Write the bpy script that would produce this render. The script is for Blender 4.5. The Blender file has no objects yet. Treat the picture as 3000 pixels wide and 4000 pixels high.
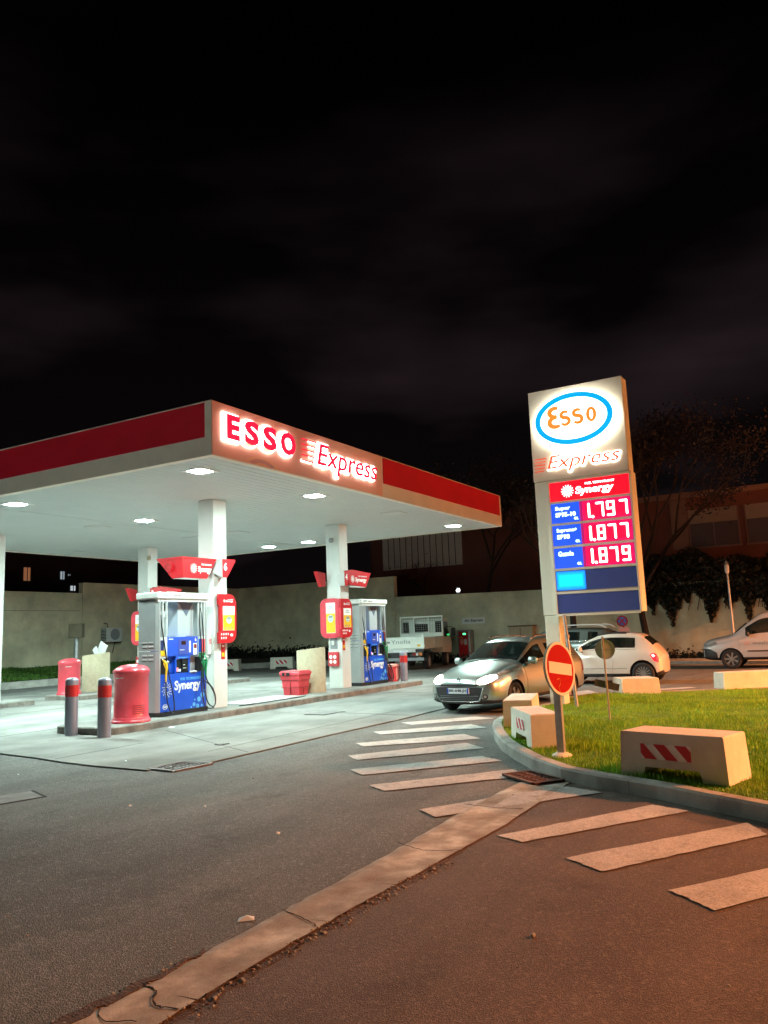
import bpy, bmesh, math, random
from mathutils import Vector, Matrix
from mathutils.bvhtree import BVHTree
import numpy as np
random.seed(7); rng = np.random.default_rng(7)
PI = math.pi
scene = bpy.context.scene
C = scene.collection
def R(d): return math.radians(d)

# ------------------------------------------------------------------ camera
cd = bpy.data.cameras.new('camera'); cam = bpy.data.objects.new('camera', cd); C.objects.link(cam)
psi, pit, rol = R(30.0853), R(8.5924), R(-2.2471)
fw = Vector((math.cos(psi)*math.cos(pit), math.sin(psi)*math.cos(pit), math.sin(pit)))
rt = Vector((math.sin(psi), -math.cos(psi), 0)); up = rt.cross(fw)
rt2 = rt*math.cos(rol)+up*math.sin(rol); up2 = -rt*math.sin(rol)+up*math.cos(rol)
M = Matrix((rt2, up2, -fw)).transposed().to_4x4(); M.translation = (0, 0, 1.6)
cam.matrix_world = M
cd.sensor_fit = 'VERTICAL'; cd.sensor_height = 36; cd.lens = 3104.34/4000*36
cd.clip_start = .05; cd.clip_end = 2000
scene.camera = cam
scene.render.resolution_x = 768; scene.render.resolution_y = 1024

# ------------------------------------------------------------------ world: night sky with faint cloud
w = bpy.data.worlds.new('World'); scene.world = w; w.use_nodes = True
nt = w.node_tree; nt.nodes.clear()
wo = nt.nodes.new('ShaderNodeOutputWorld'); bg = nt.nodes.new('ShaderNodeBackground')
tc = nt.nodes.new('ShaderNodeTexCoord'); mp = nt.nodes.new('ShaderNodeMapping'); mp.inputs['Scale'].default_value = (1.6, 1.6, 5)
mp.inputs['Location'].default_value = (.4, .3, .55)
nz = nt.nodes.new('ShaderNodeTexNoise'); nz.inputs['Scale'].default_value = 1.15; nz.inputs['Detail'].default_value = 4; nz.inputs['Roughness'].default_value = .5
cr = nt.nodes.new('ShaderNodeValToRGB')
cr.color_ramp.elements[0].position = .45; cr.color_ramp.elements[0].color = (.0017, .0012, .0013, 1)
cr.color_ramp.elements[1].position = .8; cr.color_ramp.elements[1].color = (.020, .0125, .0150, 1)
sx = nt.nodes.new('ShaderNodeSeparateXYZ'); mr = nt.nodes.new('ShaderNodeMapRange')
mr.inputs['From Min'].default_value = .62; mr.inputs['From Max'].default_value = .05
mr.inputs['To Min'].default_value = .08; mr.inputs['To Max'].default_value = 1.15
mx = nt.nodes.new('ShaderNodeVectorMath'); mx.operation = 'SCALE'
L = nt.links.new
L(tc.outputs['Generated'], mp.inputs[0]); L(mp.outputs[0], nz.inputs['Vector']); L(nz.outputs[0], cr.inputs[0])
L(tc.outputs['Generated'], sx.inputs[0]); L(sx.outputs['Z'], mr.inputs['Value'])
L(cr.outputs[0], mx.inputs[0]); L(mr.outputs[0], mx.inputs['Scale']); L(mx.outputs[0], bg.inputs['Color'])
bg.inputs['Strength'].default_value = 1.0; L(bg.outputs[0], wo.inputs[0])
scene.view_settings.view_transform = 'Standard'; scene.view_settings.look = 'None'
scene.view_settings.exposure = .75; scene.view_settings.gamma = 1
scene.cycles.use_denoising = True
scene.cycles.max_bounces = 8; scene.cycles.sample_clamp_indirect = 8
LAMP_W = 680.0        # radiance of the canopy lamp lenses
SODIUM_W = 14000.0    # street lamp power

# ------------------------------------------------------------------ materials
def _n(m, t): return m.node_tree.nodes.new(t)
def wear(m, under, scale=7, th=(.60,.66)):
    # worn-through patches: mixes another colour in where a noise is high
    b = m.node_tree.nodes['Principled BSDF']; l = m.node_tree.links.new; src = b.inputs['Base Color'].links[0].from_socket
    t = _n(m, 'ShaderNodeTexCoord'); n = _n(m, 'ShaderNodeTexNoise'); n.inputs['Scale'].default_value = scale; n.inputs['Detail'].default_value = 9; n.inputs['Roughness'].default_value = .72
    l(t.outputs['Object'], n.inputs['Vector']); r = _n(m, 'ShaderNodeMapRange'); r.inputs['From Min'].default_value = th[0]; r.inputs['From Max'].default_value = th[1]
    l(n.outputs[0], r.inputs['Value']); k = _n(m, 'ShaderNodeMix'); k.data_type = 'RGBA'; l(r.outputs[0], k.inputs['Factor']); l(src, k.inputs['A']); k.inputs['B'].default_value = (*under, 1)
    l(k.outputs['Result'], b.inputs['Base Color'])
def mat(name, col, rough=.5, metal=0, var=0, scale=3, bump=0, bscale=40, emit=None, es=0, spec=.5, col2=None, detail=4, coat=0, alpha=1, sharp=None):
    m = bpy.data.materials.new(name); m.use_nodes = True
    b = m.node_tree.nodes['Principled BSDF']; l = m.node_tree.links.new
    b.inputs['Base Color'].default_value = (*col, 1); b.inputs['Roughness'].default_value = rough
    b.inputs['Metallic'].default_value = metal; b.inputs['Specular IOR Level'].default_value = spec
    b.inputs['Coat Weight'].default_value = coat; b.inputs['Coat Roughness'].default_value = .05
    b.inputs['Alpha'].default_value = alpha
    if emit: b.inputs['Emission Color'].default_value = (*emit, 1); b.inputs['Emission Strength'].default_value = es
    if var or bump:
        t = _n(m, 'ShaderNodeTexCoord')
        if var:
            n = _n(m, 'ShaderNodeTexNoise'); n.inputs['Scale'].default_value = scale; n.inputs['Detail'].default_value = detail
            n.inputs['Roughness'].default_value = .62
            l(t.outputs['Object'], n.inputs['Vector'])
            r = _n(m, 'ShaderNodeValToRGB'); e = r.color_ramp.elements
            a, z = sharp or (.3, .7)
            e[0].position = a; e[1].position = z
            c2 = col2 or tuple(c*(1-var) for c in col)
            e[0].color = (*c2, 1); e[1].color = (*[min(1, c*(1+var*.4)) for c in col], 1)
            l(n.outputs[0], r.inputs[0]); l(r.outputs[0], b.inputs['Base Color'])
        if bump:
            n2 = _n(m, 'ShaderNodeTexNoise'); n2.inputs['Scale'].default_value = bscale; n2.inputs['Detail'].default_value = 3
            l(t.outputs['Object'], n2.inputs['Vector'])
            bp = _n(m, 'ShaderNodeBump'); bp.inputs['Strength'].default_value = bump; bp.inputs['Distance'].default_value = .02
            l(n2.outputs[0], bp.inputs['Height']); l(bp.outputs[0], b.inputs['Normal'])
    return m
def edge_glow(name, c_edge, c_mid, s_edge, s_mid, width=.2):
    # panel emission that fades towards the edges, for backlight and for painted bloom (panel faces -X: Generated Y and Z run across it)
    m = mat(name, c_mid, .4); b = m.node_tree.nodes['Principled BSDF']; l = m.node_tree.links.new
    t = _n(m, 'ShaderNodeTexCoord'); s_ = _n(m, 'ShaderNodeSeparateXYZ'); l(t.outputs['Generated'], s_.inputs[0]); last = None
    for ax, k in (('Y', 2.0), ('Z', 1.0)):
        a = _n(m, 'ShaderNodeMath'); a.operation = 'PINGPONG'; a.inputs[1].default_value = .5; l(s_.outputs[ax], a.inputs[0])
        c = _n(m, 'ShaderNodeMath'); c.operation = 'MULTIPLY'; c.inputs[1].default_value = k; l(a.outputs[0], c.inputs[0])
        if last:
            mn = _n(m, 'ShaderNodeMath'); mn.operation = 'SMOOTH_MIN'; mn.inputs[2].default_value = .1; l(last, mn.inputs[0]); l(c.outputs[0], mn.inputs[1]); last = mn.outputs[0]
        else: last = c.outputs[0]
    r = _n(m, 'ShaderNodeMapRange'); r.interpolation_type = 'SMOOTHSTEP'; r.inputs['From Max'].default_value = width; l(last, r.inputs['Value'])
    x = _n(m, 'ShaderNodeMix'); x.data_type = 'RGBA'; l(r.outputs[0], x.inputs['Factor']); x.inputs['A'].default_value = (*[c*s_edge for c in c_edge], 1); x.inputs['B'].default_value = (*[c*s_mid for c in c_mid], 1)
    l(x.outputs['Result'], b.inputs['Emission Color']); b.inputs['Emission Strength'].default_value = 1
    return m
def emis(name, col, s, base=None):
    return mat(name, base or col, .4, emit=col, es=s)
def ground_mat(name, base, dark, light, speck, big=.35, rough=.85, bump=.6, spk=.5, vs=260, stains=False):
    # aggregate speckle (voronoi cells) + soft stains
    m = bpy.data.materials.new(name); m.use_nodes = True; b = m.node_tree.nodes['Principled BSDF']; l = m.node_tree.links.new
    t = _n(m, 'ShaderNodeTexCoord')
    v = _n(m, 'ShaderNodeTexVoronoi'); v.inputs['Scale'].default_value = vs; l(t.outputs['Object'], v.inputs['Vector'])
    v2 = _n(m, 'ShaderNodeTexVoronoi'); v2.inputs['Scale'].default_value = vs*.32; l(t.outputs['Object'], v2.inputs['Vector'])
    n = _n(m, 'ShaderNodeTexNoise'); n.inputs['Scale'].default_value = big; n.inputs['Detail'].default_value = 7; n.inputs['Roughness'].default_value = .6
    l(t.outputs['Object'], n.inputs['Vector'])
    r = _n(m, 'ShaderNodeValToRGB'); e = r.color_ramp.elements; e[0].position = .32; e[1].position = .68
    e[0].color = (*dark, 1); e[1].color = (*light, 1); mid = e.new(.5); mid.color = (*base, 1)
    l(n.outputs[0], r.inputs[0])
    def speckle(src, cin, th, colr, fac):
        sp = _n(m, 'ShaderNodeSeparateXYZ'); l(src.outputs['Color'], sp.inputs[0])
        gt = _n(m, 'ShaderNodeMath'); gt.operation = 'GREATER_THAN'; gt.inputs[1].default_value = th; l(sp.outputs['X'], gt.inputs[0])
        mu = _n(m, 'ShaderNodeMath'); mu.operation = 'MULTIPLY'; mu.inputs[1].default_value = fac; l(gt.outputs[0], mu.inputs[0])
        k = _n(m, 'ShaderNodeMix'); k.data_type = 'RGBA'; l(mu.outputs[0], k.inputs['Factor']); l(cin, k.inputs['A']); k.inputs['B'].default_value = (*colr, 1)
        return k.outputs['Result']
    c1 = speckle(v, r.outputs[0], .78, speck, spk)
    c2 = speckle(v2, c1, .93, speck, spk*.8)
    d = _n(m, 'ShaderNodeSeparateXYZ'); l(v.outputs['Color'], d.inputs[0])
    lt = _n(m, 'ShaderNodeMath'); lt.operation = 'LESS_THAN'; lt.inputs[1].default_value = .25; l(d.outputs['Y'], lt.inputs[0])
    mu = _n(m, 'ShaderNodeMath'); mu.operation = 'MULTIPLY'; mu.inputs[1].default_value = spk*.9; l(lt.outputs[0], mu.inputs[0])
    k = _n(m, 'ShaderNodeMix'); k.data_type = 'RGBA'; l(mu.outputs[0], k.inputs['Factor']); l(c2, k.inputs['A']); k.inputs['B'].default_value = (*[c*.35 for c in dark], 1)
    l(k.outputs['Result'], b.inputs['Base Color'])
    # broad worn tracks and stains, stretched along the driving direction
    mp_ = _n(m, 'ShaderNodeMapping'); mp_.inputs['Rotation'].default_value = (0,0,.45); mp_.inputs['Scale'].default_value = (.22,.9,1); l(t.outputs['Object'], mp_.inputs[0])
    n3 = _n(m, 'ShaderNodeTexNoise'); n3.inputs['Scale'].default_value = 1.1; n3.inputs['Detail'].default_value = 5; n3.inputs['Roughness'].default_value = .6; l(mp_.outputs[0], n3.inputs['Vector'])
    r3 = _n(m, 'ShaderNodeMapRange'); r3.inputs['From Min'].default_value = .35; r3.inputs['From Max'].default_value = .65; r3.inputs['To Min'].default_value = .74; r3.inputs['To Max'].default_value = 1.08
    l(n3.outputs[0], r3.inputs['Value']); vm = _n(m, 'ShaderNodeVectorMath'); vm.operation = 'SCALE'; l(k.outputs['Result'], vm.inputs[0]); l(r3.outputs[0], vm.inputs['Scale']); l(vm.outputs[0], b.inputs['Base Color'])
    if stains:
        n4 = _n(m, 'ShaderNodeTexNoise'); n4.inputs['Scale'].default_value = 1.4; n4.inputs['Detail'].default_value = 6; n4.inputs['Roughness'].default_value = .7; l(t.outputs['Object'], n4.inputs['Vector'])
        r4 = _n(m, 'ShaderNodeMapRange'); r4.inputs['From Min'].default_value = .56; r4.inputs['From Max'].default_value = .70; r4.inputs['To Min'].default_value = 1; r4.inputs['To Max'].default_value = .66
        l(n4.outputs[0], r4.inputs['Value']); v4 = _n(m, 'ShaderNodeVectorMath'); v4.operation = 'SCALE'; l(vm.outputs[0], v4.inputs[0]); l(r4.outputs[0], v4.inputs['Scale']); l(v4.outputs[0], b.inputs['Base Color'])
    bp = _n(m, 'ShaderNodeBump'); bp.inputs['Strength'].default_value = bump; bp.inputs['Distance'].default_value = .006
    l(v.outputs['Distance'], bp.inputs['Height']); l(bp.outputs[0], b.inputs['Normal'])
    b.inputs['Roughness'].default_value = rough; b.inputs['Specular IOR Level'].default_value = .35
    return m
M_ = {}
M_['asphalt'] = ground_mat('asphalt', (.178,.186,.174), (.125,.129,.120), (.235,.243,.228), (.42,.42,.40), big=.28, vs=130, spk=.45, bump=1.0, stains=True)
M_['road'] = ground_mat('older brown asphalt', (.165,.128,.106), (.128,.098,.083), (.195,.151,.125), (.34,.27,.225), big=.5, vs=140, spk=.38, bump=.9, stains=True)
M_['paint'] = ground_mat('road paint', (.66,.65,.62), (.50,.49,.46), (.72,.71,.68), (.74,.73,.70), big=3.0, spk=.5, vs=130)
wear(M_['paint'], (.26,.25,.235), 6, (.50,.74))
M_['pad'] = ground_mat('forecourt concrete', (.23,.23,.215), (.13,.135,.128), (.30,.30,.285), (.40,.40,.37), big=.6, bump=.15, spk=.18, vs=160)
M_['gutter'] = ground_mat('gutter concrete', (.44,.41,.35), (.27,.21,.15), (.85,.87,.80), (.62,.58,.50), big=2.6, bump=.3, spk=.25)
M_['kerb'] = ground_mat('kerb concrete', (.46,.45,.41), (.28,.28,.26), (.56,.55,.50), (.46,.44,.40), big=2.5, bump=.3, spk=.2)
M_['kerb_top'] = M_['kerb']
M_['island'] = mat('island edge concrete', (.22,.20,.175), .85, var=.5, scale=5, bump=.3, bscale=60)
M_['wall'] = mat('rendered wall', (.68,.64,.45), .9, var=.38, scale=.7, bump=.25, bscale=90)
M_['block'] = mat('concrete block', (.80,.77,.66), .85, var=.14, scale=4, bump=.15, bscale=90)
M_['soil'] = mat('soil', (.05,.04,.025), .95, var=.4, scale=12)
M_['white_panel'] = mat('white painted metal', (.74,.75,.73), .45, var=.06, scale=2)
M_['column_white'] = mat('column paint', (.62,.63,.61), .45, var=.08, scale=2)
M_['soffit'] = mat('soffit white', (.58,.63,.62), .65, var=.05, scale=1.5)
M_['beige_fascia'] = mat('beige fascia', (.80,.74,.64), .5, var=.08, scale=2)
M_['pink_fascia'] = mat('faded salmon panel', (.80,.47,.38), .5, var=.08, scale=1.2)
M_['red'] = mat('red paint', (.55,.012,.02), .38, var=.08, scale=4)
M_['red_fascia'] = mat('red fascia', (.66,.010,.032), .45, var=.1, scale=1.3)
M_['red_plastic'] = mat('red plastic', (.74,.07,.10), .3, var=.15, scale=5, coat=.3)
M_['red_matte'] = mat('faded red plastic', (.60,.05,.065), .5, var=.18, scale=8)
M_['dark_red'] = mat('dark red', (.2,.01,.012), .5)
M_['grey_panel'] = mat('silver grey panel', (.42,.44,.45), .38, metal=.3, var=.08, scale=3)
M_['light_grey'] = mat('light grey', (.62,.64,.63), .5, var=.06)
M_['mid_grey'] = mat('mid grey', (.24,.26,.28), .5)
M_['blue'] = mat('blue panel', (.012,.085,.60), .3, coat=.2, var=.1, scale=4)
M_['navy'] = mat('navy', (.02,.035,.14), .45)
M_['blue_sign'] = mat('unlit blue panel', (.05,.08,.38), .4)
M_['cyan'] = mat('light blue print', (.12,.45,.85), .4)
M_['pale_blue'] = mat('pale blue print', (.55,.72,.75), .5)
M_['white'] = mat('white print', (.85,.86,.86), .45)
M_['black'] = mat('black plastic', (.018,.018,.02), .4)
M_['rubber'] = mat('black rubber', (.012,.012,.013), .6)
M_['hose'] = mat('hose rubber', (.015,.016,.017), .35)
M_['mast'] = mat('satin mast', (.55,.57,.57), .4, metal=.2)
M_['chrome'] = mat('bright metal', (.75,.76,.77), .2, metal=1)
M_['steel'] = mat('galvanised steel', (.45,.46,.47), .45, metal=.7, var=.15, scale=14)
M_['bollard'] = mat('bollard grey', (.28,.28,.34), .35, metal=.35, var=.1, scale=8)
M_['yellow'] = mat('yellow', (.85,.48,.02), .4)
M_['green'] = mat('green plastic', (.01,.24,.09), .35)
M_['orange'] = mat('orange plastic', (.8,.22,.02), .4)
M_['sand'] = mat('sandstone concrete', (.42,.36,.25), .9, var=.16, scale=12, bump=.3, bscale=120)
M_['bark'] = mat('bark', (.028,.018,.013), .95, var=.5, scale=9, bump=.6, bscale=18)
M_['leaf'] = mat('ivy leaves', (.010,.013,.005), .6, var=.5, scale=2)
M_['leaf2'] = mat('pale leaves', (.018,.010,.008), .7, var=.4, scale=2)
M_['rust'] = mat('rusty iron', (.16,.075,.05), .75, metal=.3, var=.5, scale=20)
M_['iron'] = mat('cast iron', (.13,.12,.12), .55, metal=.5, var=.3, scale=16)
M_['building'] = mat('terracotta render', (.19,.075,.06), .95, var=.2, scale=.8)
M_['building_pale'] = mat('grey render', (.26,.17,.14), .95, var=.2, scale=.8)
M_['dark_build'] = mat('dark facade', (.03,.027,.025), .9, var=.3, scale=.5)
M_['glass_dark'] = mat('dark window', (.008,.008,.009), .12)
M_['shutter'] = mat('roller shutter', (.80,.78,.74), .7, var=.1)
M_['shutter_brown'] = mat('brown roller shutter', (.30,.26,.22), .7, var=.1)  # darker and browner than the ribbed shutter
M_['dark_box'] = mat('brown box', (.11,.09,.055), .7, var=.2)
M_['turf'] = mat('turf', (.13,.24,.02), .9, var=.55, scale=9, detail=8, bump=.6, bscale=40)
M_['window_brown'] = mat('brown window', (.085,.045,.04), .4)  # flat reddish brown for the window panes
M_['hole'] = mat('dark gap', (.006,.006,.006), 1)
M_['grass'] = mat('grass', (.27,.50,.022), .75, var=.4, scale=1.6, col2=(.15,.33,.018))
M_['grass2'] = mat('lawn grass', (.07,.17,.02), .8, var=.4, scale=2)
M_['litter'] = mat('paper', (.80,.92,.98), .7)
M_['dirt'] = mat('gravel dirt', (.13,.085,.062), .95, var=.6, scale=40, bump=.8, bscale=60)

# ------------------------------------------------------------------ mesh helper
class MB:
    def __init__(s): s.v = []; s.f = []; s.mi = []; s.sm = []
    def add(s, vs, fs, mi=0, smooth=False, T=None):
        o = len(s.v)
        s.v += [tuple(T @ Vector(p)) if T else tuple(p) for p in vs]
        s.f += [tuple(o+i for i in f) for f in fs]; s.mi += [mi]*len(fs); s.sm += [smooth]*len(fs); return s
    def box(s, x0, x1, y0, y1, z0, z1, mi=0, T=None, bev=0):
        if x0 > x1: x0, x1 = x1, x0
        if y0 > y1: y0, y1 = y1, y0
        if z0 > z1: z0, z1 = z1, z0
        if bev:
            bm = bmesh.new(); bmesh.ops.create_cube(bm, size=1)
            for v in bm.verts: v.co = Vector(((x0+x1)/2+v.co.x*(x1-x0), (y0+y1)/2+v.co.y*(y1-y0), (z0+z1)/2+v.co.z*(z1-z0)))
            bmesh.ops.bevel(bm, geom=bm.edges[:], offset=bev, segments=2, affect='EDGES', profile=.5)
            bm.verts.index_update()
            s.add([v.co[:] for v in bm.verts], [[v.index for v in f.verts] for f in bm.faces], mi, False, T); bm.free(); return s
        vs = [(x, y, z) for z in (z0, z1) for y in (y0, y1) for x in (x0, x1)]
        return s.add(vs, [(0,2,3,1), (4,5,7,6), (0,1,5,4), (2,6,7,3), (0,4,6,2), (1,3,7,5)], mi, False, T)
    def cyl(s, p0, p1, r0, r1=None, n=16, mi=0, cap=True, T=None):
        r1 = r0 if r1 is None else r1; p0 = Vector(p0); p1 = Vector(p1); d = (p1-p0).normalized()
        a = d.orthogonal().normalized(); b = d.cross(a); vs = []
        for p, r in ((p0, r0), (p1, r1)):
            for i in range(n):
                t = 2*PI*i/n; vs.append(p+(a*math.cos(t)+b*math.sin(t))*r)
        s.add(vs, [(i, (i+1) % n, n+(i+1) % n, n+i) for i in range(n)], mi, True, T)
        if cap: s.add(vs, [tuple(range(n))[::-1], tuple(range(n, 2*n))], mi, False, T)
        return s
    def lathe(s, prof, n=24, c=(0,0,0), mi=0, T=None, sy=1.0, smooth=True):
        vs = []; k = len(prof)
        for r, z in prof:
            for i in range(n):
                t = 2*PI*i/n; vs.append((c[0]+r*math.cos(t), c[1]+r*math.sin(t)*sy, c[2]+z))
        fs = [(j*n+i, j*n+(i+1) % n, (j+1)*n+(i+1) % n, (j+1)*n+i) for j in range(k-1) for i in range(n)]
        s.add(vs, fs, mi, smooth, T)
        return s.add(vs, [tuple(range(n))[::-1], tuple((k-1)*n+i for i in range(n))], mi, False, T)
    def prism(s, poly, d0, d1, axis='y', mi=0, T=None):
        # poly in 2D: axis y -> (x,z); axis x -> (y,z); axis z -> (x,y)
        def P(p, d): return {'y': (p[0], d, p[1]), 'x': (d, p[0], p[1]), 'z': (p[0], p[1], d)}[axis]
        n = len(poly); vs = [P(p, d0) for p in poly]+[P(p, d1) for p in poly]
        return s.add(vs, [tuple(range(n)), tuple(range(2*n-1, n-1, -1))]+[(i, n+i, n+(i+1) % n, (i+1) % n) for i in range(n)], mi, False, T)
    def tube(s, pts, r, n=8, mi=0, res=6, T=None, taper=None):
        P = [Vector(p) for p in pts]; q = []
        for i in range(len(P)-1):
            a = P[max(i-1, 0)]; b = P[i]; c = P[i+1]; d = P[min(i+2, len(P)-1)]
            for k in range(res):
                t = k/res; q.append(.5*((2*b)+(c-a)*t+(2*a-5*b+4*c-d)*t*t+(3*b-a-3*c+d)*t**3))
        q.append(P[-1]); vs = []; prev = None
        for i, p in enumerate(q):
            d = (q[min(i+1, len(q)-1)]-q[max(i-1, 0)]).normalized()
            a = d.orthogonal().normalized() if prev is None else (prev-d*prev.dot(d)).normalized()
            prev = a; b = d.cross(a); rr = r if taper is None else r+(taper-r)*i/(len(q)-1)
            for j in range(n):
                t = 2*PI*j/n; vs.append(p+(a*math.cos(t)+b*math.sin(t))*rr)
        fs = [(i*n+j, i*n+(j+1) % n, (i+1)*n+(j+1) % n, (i+1)*n+j) for i in range(len(q)-1) for j in range(n)]
        s.add(vs, fs, mi, True, T)
        m = len(q)-1
        return s.add(vs, [tuple(range(n))[::-1], tuple(m*n+j for j in range(n))], mi, False, T)
    def ribbon(s, pts, wd, d0, d1, axis='x', mi=0, round_=True):
        # stroke of width wd in a plane, with thickness; 2D points
        P = [Vector(p) for p in pts]; Lf = []; Rt = []
        for i, p in enumerate(P):
            d = (P[min(i+1, len(P)-1)]-P[max(i-1, 0)]).normalized(); n = Vector((-d.y, d.x))*(wd[i] if isinstance(wd, list) else wd)/2
            Lf.append(p+n); Rt.append(p-n)
        for i in range(len(P)-1):
            s.prism([Lf[i], Rt[i], Rt[i+1], Lf[i+1]], d0, d1, axis, mi)
        if round_:
            for e in (0, -1):
                r = (wd[e] if isinstance(wd, list) else wd)/2
                s.prism([(P[e].x+r*math.cos(2*PI*k/10), P[e].y+r*math.sin(2*PI*k/10)) for k in range(10)], d0+.0004*(1 if d1 > d0 else -1), d1-.0004*(1 if d1 > d0 else -1), axis, mi)
        return s
    def mesh(s, name, mats):
        me = bpy.data.meshes.new(name); me.from_pydata(s.v, [], s.f)
        mats = mats if isinstance(mats, (list, tuple)) else [mats]
        for m in mats: me.materials.append(M_[m] if isinstance(m, str) else m)
        me.polygons.foreach_set('material_index', s.mi); me.polygons.foreach_set('use_smooth', s.sm)
        bm = bmesh.new(); bm.from_mesh(me); bmesh.ops.recalc_face_normals(bm, faces=bm.faces[:]); bm.to_mesh(me); bm.free()
        me.update(); return me
    def obj(s, name, mats, parent=None):
        o = bpy.data.objects.new(name, s.mesh(name, mats)); C.objects.link(o)
        if parent is not None: attach(o, parent)
        return o
def attach(o, parent):
    # parts are built in the thing's own space; "world" things sit at an unrotated Empty
    o.parent = parent
    root = parent
    while root.parent: root = root.parent
    if root.get('_w') and parent is root: o.matrix_parent_inverse = Matrix.Translation(-root.location)
def tag(o, label=None, cat=None, group=None, kind=None):
    if label: o['label'] = label
    if cat: o['category'] = cat
    if group: o['group'] = group
    if kind: o['kind'] = kind
    return o
def thing(name, label, cat, loc=(0,0,0), rz=0, group=None, world=False):
    o = bpy.data.objects.new(name, None); C.objects.link(o); o.location = loc; o.rotation_euler = (0,0,rz); o.empty_display_size = .2
    if world: o['_w'] = 1
    return tag(o, label, cat, group)
def struct(o): o['kind'] = 'structure'; return o
def dup(o, loc=None, rz=None, label=None, parent=None):
    c = o.copy(); C.objects.link(c)
    if parent is not None: c.parent = parent
    for ch in list(o.children): dup(ch, parent=c)
    if loc is not None: c.location = loc
    if rz is not None: c.rotation_euler = (0,0,rz)
    if label: c['label'] = label
    return c
_deps = None
def text_mesh(body, x0, z0, wd, ht, plane, depth, thick, mats, parent=None, name='lettering', bold=0, shear=0, font_sp=1.0):
    # text fitted to a box: plane 'y' -> reads along +X, faces -Y; plane 'x' -> reads along -Y, faces -X; 'X' -> reads +Y, faces +X
    cu = bpy.data.curves.new('t', 'FONT'); cu.body = body; cu.size = 1; cu.extrude = .5; cu.offset = bold; cu.shear = shear; cu.space_character = font_sp
    cu.resolution_u = 3
    to = bpy.data.objects.new('t', cu); C.objects.link(to)
    dg = bpy.context.evaluated_depsgraph_get(); me = bpy.data.meshes.new_from_object(to.evaluated_get(dg))
    bpy.data.objects.remove(to); bpy.data.curves.remove(cu)
    n = len(me.vertices); co = np.empty(n*3); me.vertices.foreach_get('co', co); co = co.reshape(-1, 3)
    mn = co.min(0); mxx = co.max(0); q = (co-mn)/(mxx-mn)
    out = np.empty_like(co)
    if plane == 'y': out[:,0] = x0+q[:,0]*wd; out[:,2] = z0+q[:,1]*ht; out[:,1] = depth-q[:,2]*thick
    elif plane == 'x': out[:,1] = x0-q[:,0]*wd; out[:,2] = z0+q[:,1]*ht; out[:,0] = depth-q[:,2]*thick
    elif plane == 'X': out[:,1] = x0+q[:,0]*wd; out[:,2] = z0+q[:,1]*ht; out[:,0] = depth+q[:,2]*thick
    elif plane == 'Y': out[:,0] = x0-q[:,0]*wd; out[:,2] = z0+q[:,1]*ht; out[:,1] = depth+q[:,2]*thick
    me.vertices.foreach_set('co', out.ravel()); me.materials.clear(); me.materials.append(M_[mats] if isinstance(mats, str) else mats)
    me.update(); me.name = name
    o = bpy.data.objects.new(name, me); C.objects.link(o)
    if parent is not None: attach(o, parent)
    return o
def burst(mb, cx, cz, r, d0, d1, axis='y', mi=0, n=14):
    # the ring-of-dashes logo
    for ring, (ra, rb, wv) in enumerate(((.28, .42, .13), (.5, .7, .13), (.76, .98, .11))):
        for k in range(n):
            t = 2*PI*k/n+ring*.22
            c, s_ = math.cos(t), math.sin(t)
            p = [(cx+r*(a*c-b*s_), cz+r*(a*s_+b*c)) for a, b in ((ra, -wv/2), (rb, -wv/2), (rb, wv/2), (ra, wv/2))]
            mb.prism(p, d0, d1, axis, mi)
    return mb
def ell(cx, cz, a, b, n=48, rot=0):
    out = []
    for k in range(n):
        t = 2*PI*k/n; x = a*math.cos(t); y = b*math.sin(t)
        out.append((cx+x*math.cos(rot)-y*math.sin(rot), cz+x*math.sin(rot)+y*math.cos(rot)))
    return out
def ring(mb, cx, cz, a, b, a2, b2, d0, d1, axis='x', mi=0, n=48):
    o = ell(cx, cz, a, b, n); i = ell(cx, cz, a2, b2, n)
    for k in range(n):
        mb.prism([o[k], o[(k+1) % n], i[(k+1) % n], i[k]], d0, d1, axis, mi)
    return mb
def rrect(x0, x1, z0, z1, r, n=5):
    out = []
    for cx, cz, a in ((x1-r, z1-r, 0), (x0+r, z1-r, 90), (x0+r, z0+r, 180), (x1-r, z0+r, 270)):
        for k in range(n+1):
            t = R(a+90*k/n); out.append((cx+r*math.cos(t), cz+r*math.sin(t)))
    return out

# ================================================================== GROUND
mb = MB(); mb.add([(-300,-300,0), (500,-300,0), (500,500,0), (-300,500,0)], [(0,1,2,3)])
struct(mb.obj('ground', 'asphalt'))
# older road surface on the far side of the gutter
mb = MB(); mb.add([(8.6,2.8,.0025), (-3,2.8,.0025), (-60,2.6,.0025), (-60,-80,.0025), (60,-80,.0025), (24,-6,.0025)], [(0,1,2,3,4,5)]); struct(mb.obj('road', 'road'))
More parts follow.
